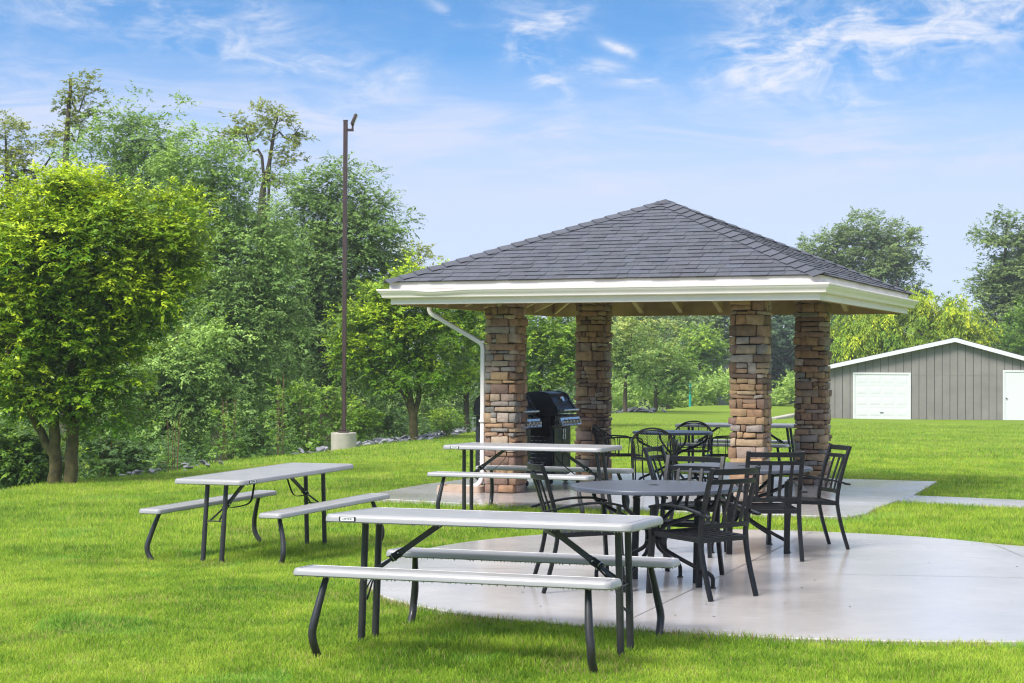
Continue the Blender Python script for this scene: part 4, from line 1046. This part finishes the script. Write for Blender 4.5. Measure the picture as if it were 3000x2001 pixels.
tall('elm_tree', 'low overhanging green tree right of the mossy trunks', 470, 41, [[(480, 1330, .14), (490, 1200, .11), (500, 1080, .07), (520, 980, .02)], [(490, 1230, .07), (430, 1130, .04), (400, 1060, .015)]],
     [(520, 1080, 100, 80), (440, 1110, 90, 70), (590, 1150, 80, 60), (400, 1200, 70, 70), (500, 1220, 110, 70), (600, 1010, 60, 60), (350, 1130, 60, 60)],
     360, 88, .105, .22, 'elm', 17, young=.5, droop=.5)
tall('locust_tree', 'small olive treetop peeping over the left end of the pavilion roof', 1180, 78, [[(1180, 1100, .16), (1185, 850, .09), (1190, 740, .02)], [(1185, 860, .06), (1235, 770, .02)]],
     [(1165, 765, 55, 35), (1215, 750, 40, 25), (1195, 800, 70, 40), (1250, 735, 22, 12), (1150, 840, 60, 60), (1240, 800, 30, 30)], 130, 52, .13, .28, 'olive', 18, young=.45, br=.035)
tall('elm_tree', 'shadowy green tree low between the big elm and the round pear', 830, 64, [[(830, 1250, .2), (835, 1100, .14), (850, 980, .04)]],
     [(830, 1010, 110, 110), (760, 1130, 110, 90), (900, 1120, 100, 80), (1000, 1130, 100, 70), (1090, 1150, 90, 60)], 340, 80, .14, .32, 'elm2', 19, young=.2, droop=.4)

# young trees and woods seen under the pavilion roof
def mid(name, label, u, Y, stems, blobs, nc, lpc, leaf, cr, pal, seed, group=None, **kw):
    x, y, z = gbase(u, Y)
    tree(name, label, 'tree', (x, y, z), [[(x, y, z, s[0][2])] + stem(s, Y) for s in stems], [blob(b[0], b[1], Y, b[2], b[3]) for b in blobs], nc, lpc, leaf, cr, pal, seed, group=group, **kw)
mid('maple_tree', 'young reddish tipped tree beside the small rock pile, left one of a pair', 1832, 80, [[(1832, 1190, .10), (1833, 1130, .085), (1845, 1060, .05), (1850, 980, .015)]],
    [(1850, 1040, 60, 70), (1815, 1080, 45, 55), (1890, 1070, 45, 50), (1850, 990, 35, 40), (1800, 1000, 50, 70)], 130, 60, .17, .36, 'maple', 31, group='pair of young trees seen under the roof', young=.7)
mid('maple_tree', 'young spreading tree with forked low branches, right one of a pair', 1921, 85, [[(1921, 1180, .10), (1922, 1145, .09), (1925, 1080, .05), (1925, 1010, .015)], [(1922, 1160, .05), (1960, 1130, .035), (2000, 1100, .012)]],
    [(1925, 1060, 75, 50), (1975, 1090, 60, 45), (1880, 1100, 45, 30), (1930, 1000, 45, 35), (2005, 1110, 30, 30), (1900, 1020, 50, 40)], 150, 60, .18, .36, 'maple', 32, group='pair of young trees seen under the roof', young=.5)
mid('bushy_tree', 'dense bright green bushy tree in front of the corrugated shed', 2050, 109, [[(2050, 1150, .15), (2050, 1080, .1), (2050, 1000, .03)]],
    [(2055, 1020, 45, 55), (2070, 1070, 40, 45), (2020, 1050, 40, 60), (2040, 980, 30, 35)], 130, 60, .22, .45, 'cherry', 33, young=.5)
for i, (u, v, ru, rv, Yd, pl, lb) in enumerate([(1840, 960, 90, 90, 132, 'far', 'hazy green woodland tree behind the left one of the young pair'), (1965, 985, 80, 80, 138, 'far', 'hazy rounded woodland tree centred in the gap under the roof'),
        (2110, 960, 70, 90, 128, 'far', 'tall hazy woodland tree above the corrugated shed'), (2290, 990, 60, 110, 132, 'fard', 'dark blue green tree framed between the two right pillars'),
        (2470, 985, 60, 100, 125, 'fard', 'dark blue green tree behind the left eave of the garage'), (1740, 1000, 90, 90, 120, 'far', 'green woodland tree glimpsed beside the far left pillar'), (2400, 1010, 70, 90, 140, 'fard', 'dark tree hidden mostly behind the far right pillar')]):
    mid('woodland_tree', lb, u, Yd, [[(u, 1170, .3), (u + 4, 1060, .2), (u - 5, v, .06)]], [(u, v, ru, rv), (u - ru * .6, v + rv * .5, ru * .7, rv * .6), (u + ru * .6, v + rv * .6, ru * .6, rv * .6), (u, v + rv, ru * .9, rv * .6)], 260, 60, .32, .58, pl, 40 + i, group='woodland trees at the far side of the field', young=.3)
mid('weeping_tree', 'yellow green weeping tree arching over the garage roof', 2690, 96, [[(2690, 1180, .3), (2690, 1040, .22), (2680, 930, .1), (2660, 890, .03)], [(2690, 1000, .15), (2800, 910, .06), (2850, 895, .02)]],
    [(2685, 1015, 200, 140), (2560, 1040, 100, 105), (2800, 1040, 95, 105)], 900, 108, .20, .28, 'weep', 51, young=.5, droop=1.8, zs=2.2, narrow=.42, pad=4, inner=.55, spread=1.1)
mid('oak_tree', 'broad hazy tree rising behind the right slope of the pavilion roof', 2540, 134, [[(2530, 1100, .4), (2535, 900, .3), (2545, 780, .18), (2560, 690, .05)], [(2535, 880, .2), (2470, 780, .1), (2430, 720, .03)], [(2540, 850, .2), (2620, 760, .1), (2660, 720, .03)]],
    [(2530, 680, 60, 45), (2470, 700, 55, 40), (2420, 720, 50, 35), (2600, 710, 75, 50), (2650, 770, 55, 60), (2560, 770, 110, 55), (2450, 770, 70, 45), (2620, 830, 80, 40), (2525, 640, 22, 22), (2500, 840, 80, 40)],
    620, 81, .22, .40, 'far', 52, young=.5)
mid('ivy_clad_tree', 'tall irregular tree at the right edge, clad in creeper', 2960, 112, [[(2950, 1100, .4), (2945, 900, .25), (2945, 760, .12), (2950, 650, .04)]],
    [(2955, 670, 42, 35), (2925, 700, 35, 40), (2985, 720, 40, 40), (2945, 780, 40, 50), (2920, 860, 50, 60), (2960, 900, 80, 70), (2990, 810, 50, 60), (2930, 960, 60, 60), (2990, 980, 70, 60), (2960, 640, 20, 16), (3060, 800, 70, 150), (2890, 850, 25, 40)],
    740, 81, .23, .42, 'far', 53, young=.5)
mid('bushy_tree', 'rounded green tree low at the right edge behind the garage roof', 3010, 100, [[(3010, 1100, .2), (3010, 1020, .1)]], [(2990, 1000, 55, 45), (3040, 970, 70, 60)], 110, 60, .22, .45, 'bush', 54, young=.35)

# ------------------------------------------------------------------ masses nobody could count
def mass(name, label, cat, areas, pal, leaf, cr, lpc, seed, young=.25, droop=.3, mat='far_leaf', zs=.8, floor=True):
    rng = np.random.default_rng(seed); PP_, OO = [], []
    for (u0, u1, v0, v1, Y0, Y1, n) in areas:
        u = rng.uniform(u0, u1, n); v = rng.uniform(0, 1, n) ** .8 * (v1 - v0) + v0 + 18 * np.sin(u / 37 + seed) + 12 * np.sin(u / 13.7); Yd = rng.uniform(Y0, Y1, n)
        for a, b_, c_ in zip(u, v, Yd):
            p = at(a, b_, c_); PP_.append((p.x, p.y, p.z))
    P = np.array(PP_)
    if floor: P[:, 2] = np.maximum(P[:, 2], gz(P[:, 0], P[:, 1]) + .1)
    O = rng.normal(0, .5, P.shape) + np.array([0, -.6, .5]); O /= np.linalg.norm(O, axis=1)[:, None]
    V, c = leaves(rng, P, O, lpc, leaf, cr, pal, young * rng.uniform(0, 1, len(P)) ** 1.5, droop, zs)
    return tag(np_obj(name, V, 4, M[mat], None, c), label, cat, kind='stuff')
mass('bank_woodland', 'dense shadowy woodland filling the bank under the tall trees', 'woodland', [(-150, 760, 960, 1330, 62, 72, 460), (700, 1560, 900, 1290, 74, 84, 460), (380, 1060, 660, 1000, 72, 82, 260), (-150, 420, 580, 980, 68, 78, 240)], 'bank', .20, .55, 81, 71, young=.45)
mass('far_woodland', 'hazy green woodland closing the far side of the field', 'woodland', [(1380, 2220, 960, 1190, 140, 156, 520), (2220, 2560, 930, 1190, 142, 156, 260), (2440, 3120, 960, 1160, 128, 150, 240)], 'fard', .42, 1.0, 46, 72, young=.25)
mass('tall_weeds', 'rough strip of tall pale weeds along the far end of the lawn', 'weeds', [(1760, 2480, 1128, 1180, 101, 108, 520), (1900, 2120, 1120, 1160, 104, 110, 80)], 'weed', .26, .34, 46, 73, young=.5, droop=-.6, zs=1.2)
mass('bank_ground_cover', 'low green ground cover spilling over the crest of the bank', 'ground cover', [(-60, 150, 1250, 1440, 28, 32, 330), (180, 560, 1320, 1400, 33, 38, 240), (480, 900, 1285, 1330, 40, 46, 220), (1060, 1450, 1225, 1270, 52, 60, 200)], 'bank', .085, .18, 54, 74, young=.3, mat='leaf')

# ------------------------------------------------------------------ shrubs and saplings on the crest
def shrub(label, u, vb, vt, Y, w, pal, seed, twigs=5, nc=34, lpc=42, leaf=.09, cr=.13, young=.5, name='shrub', vase=False, bark='twig', twig_over=0.0):
    x = at(u, vb, Y).x; z = max(gzf(x, Y) - .03, at(u, vb, Y).z); k = Y / FPX; h = (vb - vt) * k; ww = w * k
    rr = random.Random(seed); st = []
    for i in range(twigs):
        a = rr.uniform(0, 2 * pi); d = rr.uniform(.2, .8) * ww; o = 1 + twig_over * rr.uniform(.4, 1)
        st.append([(x + .75 * d * cos(a), Y + .75 * d * sin(a), z, .007), (x + .8 * d * cos(a), Y + .8 * d * sin(a), z + h * .5, .006), (x + d * cos(a), Y + d * sin(a), z + h * .95 * o, .004)])
    bl = [(x, Y, z + h * .55, ww, ww * .9, h * .42), (x - ww * .3, Y, z + h * .75, ww * .6, ww * .6, h * .25), (x + ww * .3, Y, z + h * .4, ww * .7, ww * .7, h * .3)] if not vase else [(x, Y, z + h * .68, ww, ww, h * .32), (x, Y, z + h * .4, ww * .55, ww * .55, h * .25)]
    tree(name, label, 'shrub', (x, Y, z), st, bl, nc, lpc, leaf, cr, pal, seed, young=young, mat='leaf', bark=bark, br=.006, group='shrubs along the crest of the bank', inner=.2)
shrub('small round vase shaped shrub on the lawn left of the downspout', 1305, 1280, 1212, 49, 34, 'cherry', 101, 9, 46, 40, .085, .12, .7, vase=True)
shrub('leggy shrub with reddish canes left of the concrete pole footing', 672, 1345, 1190, 34.5, 40, 'bush', 102, 5, 26, 30, .085, .13, .45, name='leggy_shrub', twig_over=.35)
shrub('thin sapling with a bare reddish stem halfway between the pole and the left table', 818, 1335, 1120, 37, 24, 'bush', 103, 4, 18, 34, .085, .12, .5, name='sapling', twig_over=.2)
shrub('upright leafy shrub left of the light pole', 880, 1320, 1135, 40.5, 40, 'bush', 104, 5, 60, 48, .10, .15, .4)
shrub('small grey green bush at the left foot of the concrete footing', 918, 1328, 1255, 41, 28, 'elm', 105, 5, 36, 42, .085, .12, .3)
shrub('bright shrub immediately right of the light pole', 1045, 1290, 1170, 44.5, 40, 'cherry', 106, 5, 50, 46, .10, .15, .65)
shrub('tall green shrub standing just behind the light pole', 970, 1310, 1130, 43, 38, 'bush', 107, 5, 50, 46, .10, .15, .5)
shrub('leggy bare twigged shrub right of the mossy trunks', 500, 1388, 1255, 31.5, 44, 'bush', 108, 6, 14, 26, .075, .10, .6, name='leggy_shrub', twig_over=.45)
shrub('leafy bush at the left end of the bank below the pear branch', 60, 1430, 1250, 28.5, 80, 'bush', 109, 6, 100, 50, .10, .16, .45)
shrub('yellow tinged bush close behind the mossy trunks', 130, 1400, 1290, 29, 50, 'cherry', 110, 5, 60, 46, .09, .14, .7)
shrub('dark low bush in the hollow right of the mossy trunks', 320, 1395, 1270, 32.5, 80, 'bank', 111, 6, 90, 48, .10, .17, .2)
shrub('low bush behind the round pear trunk', 1130, 1290, 1195, 50, 55, 'bank', 112, 5, 60, 46, .11, .18, .3)
shrub('pale leafy bush beyond the lawn left of the utility box', 1260, 1270, 1170, 56, 60, 'elm', 113, 5, 60, 46, .12, .2, .4)
shrub('dark leafy bush right of the leggy canes', 745, 1335, 1225, 38, 50, 'bank', 114, 5, 60, 46, .10, .17, .25)

# ------------------------------------------------------------------ slate rubble
def rubble(name, label, spots, seed, stuff=True):
    rng = random.Random(seed); mb = MB()
    for (u0, v0, u1, v1, Y0, Y1, n, sz, wd) in spots:
        for i in range(n):
            t = rng.random(); Yd = Y0 + (Y1 - Y0) * t; p = at(u0 + (u1 - u0) * t, v0 + (v1 - v0) * t, Yd); x = p.x + rng.gauss(0, wd); y = Yd + rng.gauss(0, wd)
            z = gzf(x, y) + rng.uniform(-.05, .05); s = sz * rng.uniform(.5, 1.5); k = rng.uniform(.6, 1.4); mb.col = (k, k, k * 1.02)
            nn = rng.randint(5, 7); R = rotm(rng.gauss(0, .35), rng.gauss(0, .35), rng.uniform(0, 6.28)); ra = [rng.uniform(.6, 1.1) for _ in range(nn)]; th = s * rng.uniform(.18, .4)
            a = [R @ Vector((s * ra[q] * cos(2 * pi * q / nn), s * .65 * ra[q] * sin(2 * pi * q / nn), 0)) + Vector((x, y, z)) for q in range(nn)]
            b = [R @ Vector((s * .9 * ra[q] * cos(2 * pi * q / nn), s * .58 * ra[q] * sin(2 * pi * q / nn), th)) + Vector((x, y, z)) for q in range(nn)]
            mb.rings([a, b])
    o = mb.build(name, M['slate'], None, colors=True)
    return tag(o, label, 'rocks', kind='stuff')
rubble('slate_rubble', 'grey slate rubble strewn along the crest of the bank', [(1050, 1300, 1200, 1283, 42, 46, 120, .12, .22), (1200, 1283, 1410, 1258, 46, 54, 140, .125, .26), (860, 1332, 960, 1316, 38, 40, 16, .11, .12), (360, 1392, 450, 1386, 29, 29.6, 26, .07, .10), (520, 1380, 640, 1362, 30.5, 32.5, 14, .07, .12), (1850, 1201, 1885, 1200, 81, 82, 70, .22, .4)], 5)
for i, (u, v, Yd, s) in enumerate([(528, 1372, 30.4, .16), (795, 1342, 36, .12)]):
    pass
# ------------------------------------------------------------------ grass
rng = np.random.default_rng(99)
def vnoise(x, y, cell, seed):
    r = np.random.default_rng(seed).uniform(0, 1, (257, 257)); gx, gy_ = x / cell + 1000.3, y / cell + 1000.7
    i, j = np.floor(gx).astype(int), np.floor(gy_).astype(int); a, b = gx - i, gy_ - j; a, b = a * a * (3 - 2 * a), b * b * (3 - 2 * b); i %= 256; j %= 256
    return (r[i, j] * (1 - a) + r[i + 1, j] * a) * (1 - b) + (r[i, j + 1] * (1 - a) + r[i + 1, j + 1] * a) * b
def blades(n, ymin, ymax, dens_pow, hmin, hmax, w, seg):
    u = rng.uniform(0, 1, n)
    if dens_pow == 0: y = ymin + (ymax - ymin) * u
    else: y = ymin * (ymax / ymin) ** u
    x = rng.uniform(-1, 1, n) * (.335 * y + 3.4)
    keep = ~(inpoly(x, y, PATIO) | inpoly(x, y, SLAB) | inpoly(x, y, WALK)); d = edge_d(x, y); keep &= (d < .5)
    x, y = x[keep], y[keep]; k = len(x)
    z = gz(x, y) - .024
    ms = np.minimum(np.abs(np.sin(x * 1.3 + 2 * np.sin(y * .45)) * np.cos(y * .9 + np.sin(x * .8))), 1)
    h = rng.uniform(hmin, hmax, k) * (.65 + .8 * (.5 * vnoise(x, y, .5, 8) + .5 * vnoise(x, y, .16, 9)))
    # unmown grass under the tables and along the slab edges
    for (tx, ty, ya, gain) in ((-.099, 10.013, -.34, 1.0), (.232, 18.844, -.395, .7)):
        c, s = cos(ya), sin(ya); lx_ = (x - tx) * c + (y - ty) * s; ly_ = -(x - tx) * s + (y - ty) * c
        m = np.exp(-np.maximum(0, np.abs(lx_) - .85) * 5) * np.exp(-np.maximum(0, np.abs(ly_ + .15) - .45) * 5); h *= 1 + gain * m * (.5 + .5 * np.sin(lx_ * 3 + 1))
    for po in (PATIO, SLAB):
        m = inpoly(x, y, dil(po, 1.035)); h = np.where(m, h * rng.uniform(1.0, 1.5, k), h)
    a = rng.uniform(0, 2 * pi, k); lean = rng.uniform(.1, .95, k) * h; ca, sa = np.cos(a), np.sin(a)
    b = rng.uniform(0, 2 * pi, k); wx, wy = np.cos(b) * w * rng.uniform(.6, 1.3, k), np.sin(b) * w * rng.uniform(.6, 1.3, k)
    base = np.stack([x, y, z], 1); side = np.stack([wx, wy, 0 * wx], 1)
    midp = base + np.stack([ca * lean * .35, sa * lean * .35, h * .6], 1); tip = base + np.stack([ca * lean, sa * lean, h * rng.uniform(.85, 1, k)], 1)
    # colour: broad patches, mottling, single straw blades
    f1 = .6 * vnoise(x, y, 1.9, 1) + .4 * vnoise(x + y * .3, y, .8, 2); f2 = .55 * vnoise(x, y, .33, 3) + .45 * vnoise(x, y, .13, 4)
    t = np.clip(.5 + 1.0 * (f1 - .5) + 1.15 * (f2 - .5) + rng.normal(0, .22, k), 0, 1)[:, None]
    G0, G1, G2 = np.array((.085, .185, .014)), np.array((.232, .388, .026)), np.array((.45, .57, .07))
    c_ = np.where(t < .5, G0 + (G1 - G0) * t * 2, G1 + (G2 - G1) * (t - .5) * 2)
    blue = (vnoise(x, y, .55, 5) > .80); c_[blue] *= np.array((.8, .97, 1.3))      # clumps of coarser blue green grass
    dry = vnoise(x, y, .6, 6); edge = np.zeros(k, bool)
    for po in (PATIO, SLAB, WALK): edge |= inpoly(x, y, dil(po, 1.022 if po is not WALK else 1.05))
    st = rng.uniform(0, 1, k) < .05 + .18 * (dry > .78) + .10 * (f2 > .72) + .34 * edge; c_[st] = np.array((.44, .38, .15)) * rng.uniform(.6, 1.1, (st.sum(), 1))
    if seg == 2:
        V1 = np.stack([base - side, base + side, midp + side * .75, midp - side * .75], 1); V2 = np.stack([midp - side * .75, midp + side * .75, tip + side * .08, tip - side * .08], 1)
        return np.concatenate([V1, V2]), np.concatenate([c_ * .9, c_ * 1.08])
    return np.stack([base - side, base + side, tip + side * .1, tip - side * .1], 1), c_
parts = [blades(720000, 7.6, 16, 1, .016, .040, .0020, 2), blades(400000, 15.5, 32, 1, .024, .054, .0036, 1), blades(150000, 31, 70, 1, .03, .06, .007, 1)]
V = np.concatenate([p[0] for p in parts]); Cc = np.concatenate([p[1] for p in parts])
tag(np_obj('grass', V, 4, M['grass'], None, Cc), 'short bright green lawn grass', 'grass', kind='stuff')

# fallen leaves and crumbs on the wet patio
mb = MB(); rr = random.Random(4)
for i in range(26):
    x, y = rr.uniform(0, 4.5), rr.uniform(10.5, 16.5); s = rr.uniform(.006, .016); a = rr.uniform(0, 6)
    if not inpoly(np.array([x]), np.array([y]), PATIO)[0]: continue
    mb.add([(x + s * cos(a), y + s * sin(a), .003), (x - s * .5 * sin(a), y + s * .5 * cos(a), .008), (x - s * cos(a), y - s * sin(a), .004), (x + s * .5 * sin(a), y - s * .5 * cos(a), .003)], [(0, 1, 2, 3)])
tag(mb.build('leaf_litter', M['bark'], None), 'tiny dark leaf crumbs scattered on the wet patio', 'litter', kind='stuff')

# ------------------------------------------------------------------ damp air
if HAZE > 0:
    mb = MB(); mb.box((0, 600, 9.5), (1700, 2000, 33)); hz = mb.build('haze', bpy.data.materials.new('damp_air')); tag(hz, 'thin damp air over the whole lawn', 'haze', kind='stuff')
    hm = hz.data.materials[0]; hm.use_nodes = True; hn = hm.node_tree; hn.nodes.clear(); ho = hn.nodes.new('ShaderNodeOutputMaterial'); pv = hn.nodes.new('ShaderNodeVolumePrincipled')
    pv.inputs['Color'].default_value = (.86, .90, .97, 1); pv.inputs['Density'].default_value = HAZE; pv.inputs['Anisotropy'].default_value = .2; L(hn, pv.outputs[0], ho.inputs['Volume'])

# ------------------------------------------------------------------ sky and sun
SUN_EL, SUN_AZ = rad(46), rad(-132)     # azimuth from +y towards +x: behind the camera's left shoulder
w = bpy.data.worlds.new('World'); SC.world = w; w.use_nodes = True; nt = w.node_tree; nt.nodes.clear()
out = nt.nodes.new('ShaderNodeOutputWorld'); bg = nt.nodes.new('ShaderNodeBackground'); L(nt, bg.outputs[0], out.inputs[0])
sky = nt.nodes.new('ShaderNodeTexSky'); sky.sky_type = 'NISHITA'; sky.sun_disc = False; sky.sun_elevation = SUN_EL; sky.sun_rotation = SUN_AZ
sky.air_density = 1.0; sky.dust_density = .3; sky.ozone_density = 3.0
tc = N(nt, 'ShaderNodeTexCoord'); sp = N(nt, 'ShaderNodeSeparateXYZ'); L(nt, tc.outputs['Generated'], sp.inputs[0])
def math_(op, a, b=None, c=None):
    n = N(nt, 'ShaderNodeMath', operation=op)
    for i, q in enumerate((a, b, c)):
        if q is None: continue
        if isinstance(q, (int, float)): n.inputs[i].default_value = q
        else: L(nt, q, n.inputs[i])
    return n.outputs[0]
az = math_('ARCTAN2', sp.outputs[0], sp.outputs[1]); el = math_('ARCSINE', sp.outputs[2])
# the clear air sits higher in the dome than in the plain model, so the blue starts nearer the horizon
el2 = math_('MULTIPLY', el, SKY_LIFT) if False else math_('ADD', math_('MULTIPLY', math_('MINIMUM', math_('MAXIMUM', el, 0), .5), 2.2), math_('MAXIMUM', math_('SUBTRACT', el, .5), 0))
el2 = math_('MINIMUM', el2, 1.55)
ce = math_('COSINE', el2); cx = N(nt, 'ShaderNodeCombineXYZ')
L(nt, math_('MULTIPLY', ce, math_('SINE', az)), cx.inputs[0]); L(nt, math_('MULTIPLY', ce, math_('COSINE', az)), cx.inputs[1]); L(nt, math_('SINE', el2), cx.inputs[2])
L(nt, cx.outputs[0], sky.inputs[0])
base = mixc(nt, 1.0, sky.outputs[0], SKY_TINT, 'MULTIPLY')
# thin cirrus: streaked noise in azimuth and elevation, thicker towards the horizon
cv = N(nt, 'ShaderNodeCombineXYZ'); L(nt, az, cv.inputs[0]); L(nt, el, cv.inputs[1])
def clouds(scale, rot, sc, lo, hi, off=0):
    mp = N(nt, 'ShaderNodeMapping'); L(nt, cv.outputs[0], mp.inputs[0]); mp.inputs['Rotation'].default_value = (0, 0, rot); mp.inputs['Scale'].default_value = (*sc, 1); mp.inputs['Location'].default_value = (off, off * .7, off * 1.3)
    n = noise(nt, scale, 10, mp.outputs[0], .64); n.inputs['Distortion'].default_value = .9
    mr = N(nt, 'ShaderNodeMapRange'); mr.interpolation_type = 'SMOOTHSTEP'; L(nt, n.outputs[0], mr.inputs[0]); mr.inputs[1].default_value = lo; mr.inputs[2].default_value = hi
    return mr.outputs[0]
def puff(u, v, ru, rv, ang=0):
    """soft weight round the sky direction (u, v)"""
    a0 = (u - 1500) / FPX; e0 = (1071 - v) / FPX
    dx = math_('SUBTRACT', az, a0); dy = math_('SUBTRACT', el, e0); c, s = cos(ang), sin(ang)
    p = math_('DIVIDE', math_('ADD', math_('MULTIPLY', dx, c), math_('MULTIPLY', dy, s)), ru / FPX); q = math_('DIVIDE', math_('SUBTRACT', math_('MULTIPLY', dy, c), math_('MULTIPLY', dx, s)), rv / FPX)
    return math_('POWER', 2.718, math_('MULTIPLY', math_('ADD', math_('MULTIPLY', p, p), math_('MULTIPLY', q, q)), -1))
def add(*a):
    o = a[0]
    for b in a[1:]: o = math_('ADD', o, b)
    return o
wisp = clouds(15, rad(-16), (1, 2.4), .41, .70); fine = clouds(38, rad(-30), (1, 2.2), .42, .74, 3.1); streak = clouds(9, rad(6), (1, 6.5), .38, .68, 7.7)
w1 = add(puff(2300, 70, 150, 150, .5), puff(2480, 135, 430, 70, .24), puff(2850, 60, 320, 70, .25), puff(2480, 270, 80, 110, .5), puff(2320, 210, 150, 80, .2), math_('MULTIPLY', puff(2600, 150, 460, 170, 0), .6))
w2 = add(puff(1530, 110, 90, 75, .6), puff(1600, 235, 110, 40, -.7), puff(1640, 70, 70, 40, .3), puff(1740, 205, 70, 22, 0), puff(1870, 242, 60, 16, 0), puff(1290, 40, 60, 16, -.5), puff(1810, 150, 60, 14, -.4))
w3 = add(puff(180, 60, 420, 80, -.16), puff(520, 100, 260, 60, -.3), puff(900, 190, 280, 60, -.1), puff(1060, 280, 190, 60, .3), puff(760, 60, 120, 40, -.45))
low = math_('MULTIPLY', math_('SUBTRACT', 1.0, math_('MINIMUM', math_('MAXIMUM', math_('DIVIDE', math_('SUBTRACT', el, .095), .085), 0), 1)), 1.0)
lowL = puff(-100, 420, 900, 190, .0)
band = add(puff(1500, 410, 900, 60, -.06), puff(1500, 520, 700, 40, -.05), puff(2500, 470, 800, 60, .05), puff(1150, 320, 320, 40, -.1))
c1 = math_('MULTIPLY', math_('MINIMUM', add(w1, w2), 1), math_('ADD', math_('MULTIPLY', wisp, .9), math_('MULTIPLY', fine, .5)))
c2 = math_('MULTIPLY', math_('MINIMUM', w3, 1), math_('ADD', math_('MULTIPLY', wisp, .45), math_('MULTIPLY', fine, .35)))
c3 = math_('MULTIPLY', math_('MINIMUM', add(band, lowL, math_('MULTIPLY', puff(1900, 430, 1100, 120), .55)), 1), math_('ADD', math_('MULTIPLY', streak, .75), .12))
veil = math_('MULTIPLY', low, .84)
amb = math_('MULTIPLY', math_('MULTIPLY', streak, wisp), .22)
def screen(*q):
    o = math_('SUBTRACT', 1.0, q[0])
    for k in q[1:]: o = math_('MULTIPLY', o, math_('SUBTRACT', 1.0, k))
    return math_('MINIMUM', math_('MAXIMUM', math_('SUBTRACT', 1.0, o), 0), .97)
low_cov = screen(math_('MINIMUM', c3, .9), veil, amb); hi_cov = screen(math_('MINIMUM', c1, .95), math_('MINIMUM', c2, .9))
fin = mixc(nt, hi_cov, mixc(nt, low_cov, base, CLOUD_COL), CIRRUS_COL)
# bright even overcast added overhead for ambient light, unseen above the sky strip
hi = N(nt, 'ShaderNodeMapRange'); hi.interpolation_type = 'SMOOTHSTEP'; L(nt, el, hi.inputs[0]); hi.inputs[1].default_value = .30; hi.inputs[2].default_value = .75
fin = mixc(nt, hi.outputs[0], fin, OVERCAST_FILL)
L(nt, fin, bg.inputs[0]); bg.inputs[1].default_value = SKY_STR
sl = bpy.data.lights.new('sun', 'SUN'); so = bpy.data.objects.new('sun', sl); COL.objects.link(so)
sl.energy = SUN_STR; sl.angle = rad(SUN_ANG); sl.color = (1.0, .965, .90)
sd = Vector((cos(SUN_EL) * sin(SUN_AZ), cos(SUN_EL) * cos(SUN_AZ), sin(SUN_EL)))
so.rotation_euler = sd.to_track_quat('Z', 'Y').to_euler()

# ------------------------------------------------------------------ render settings
SC.view_settings.view_transform = 'Standard'; SC.view_settings.look = 'None'; SC.view_settings.gamma = 1.0; SC.view_settings.exposure = EXPO
SC.view_settings.use_curve_mapping = False
cy = SC.cycles
cy.max_bounces = 8; cy.diffuse_bounces = 4; cy.glossy_bounces = 3; cy.transmission_bounces = 4; cy.transparent_max_bounces = 4
cy.caustics_reflective = False; cy.caustics_refractive = False; cy.use_denoising = True; cy.filter_width = 1.15; cy.sample_clamp_indirect = 6
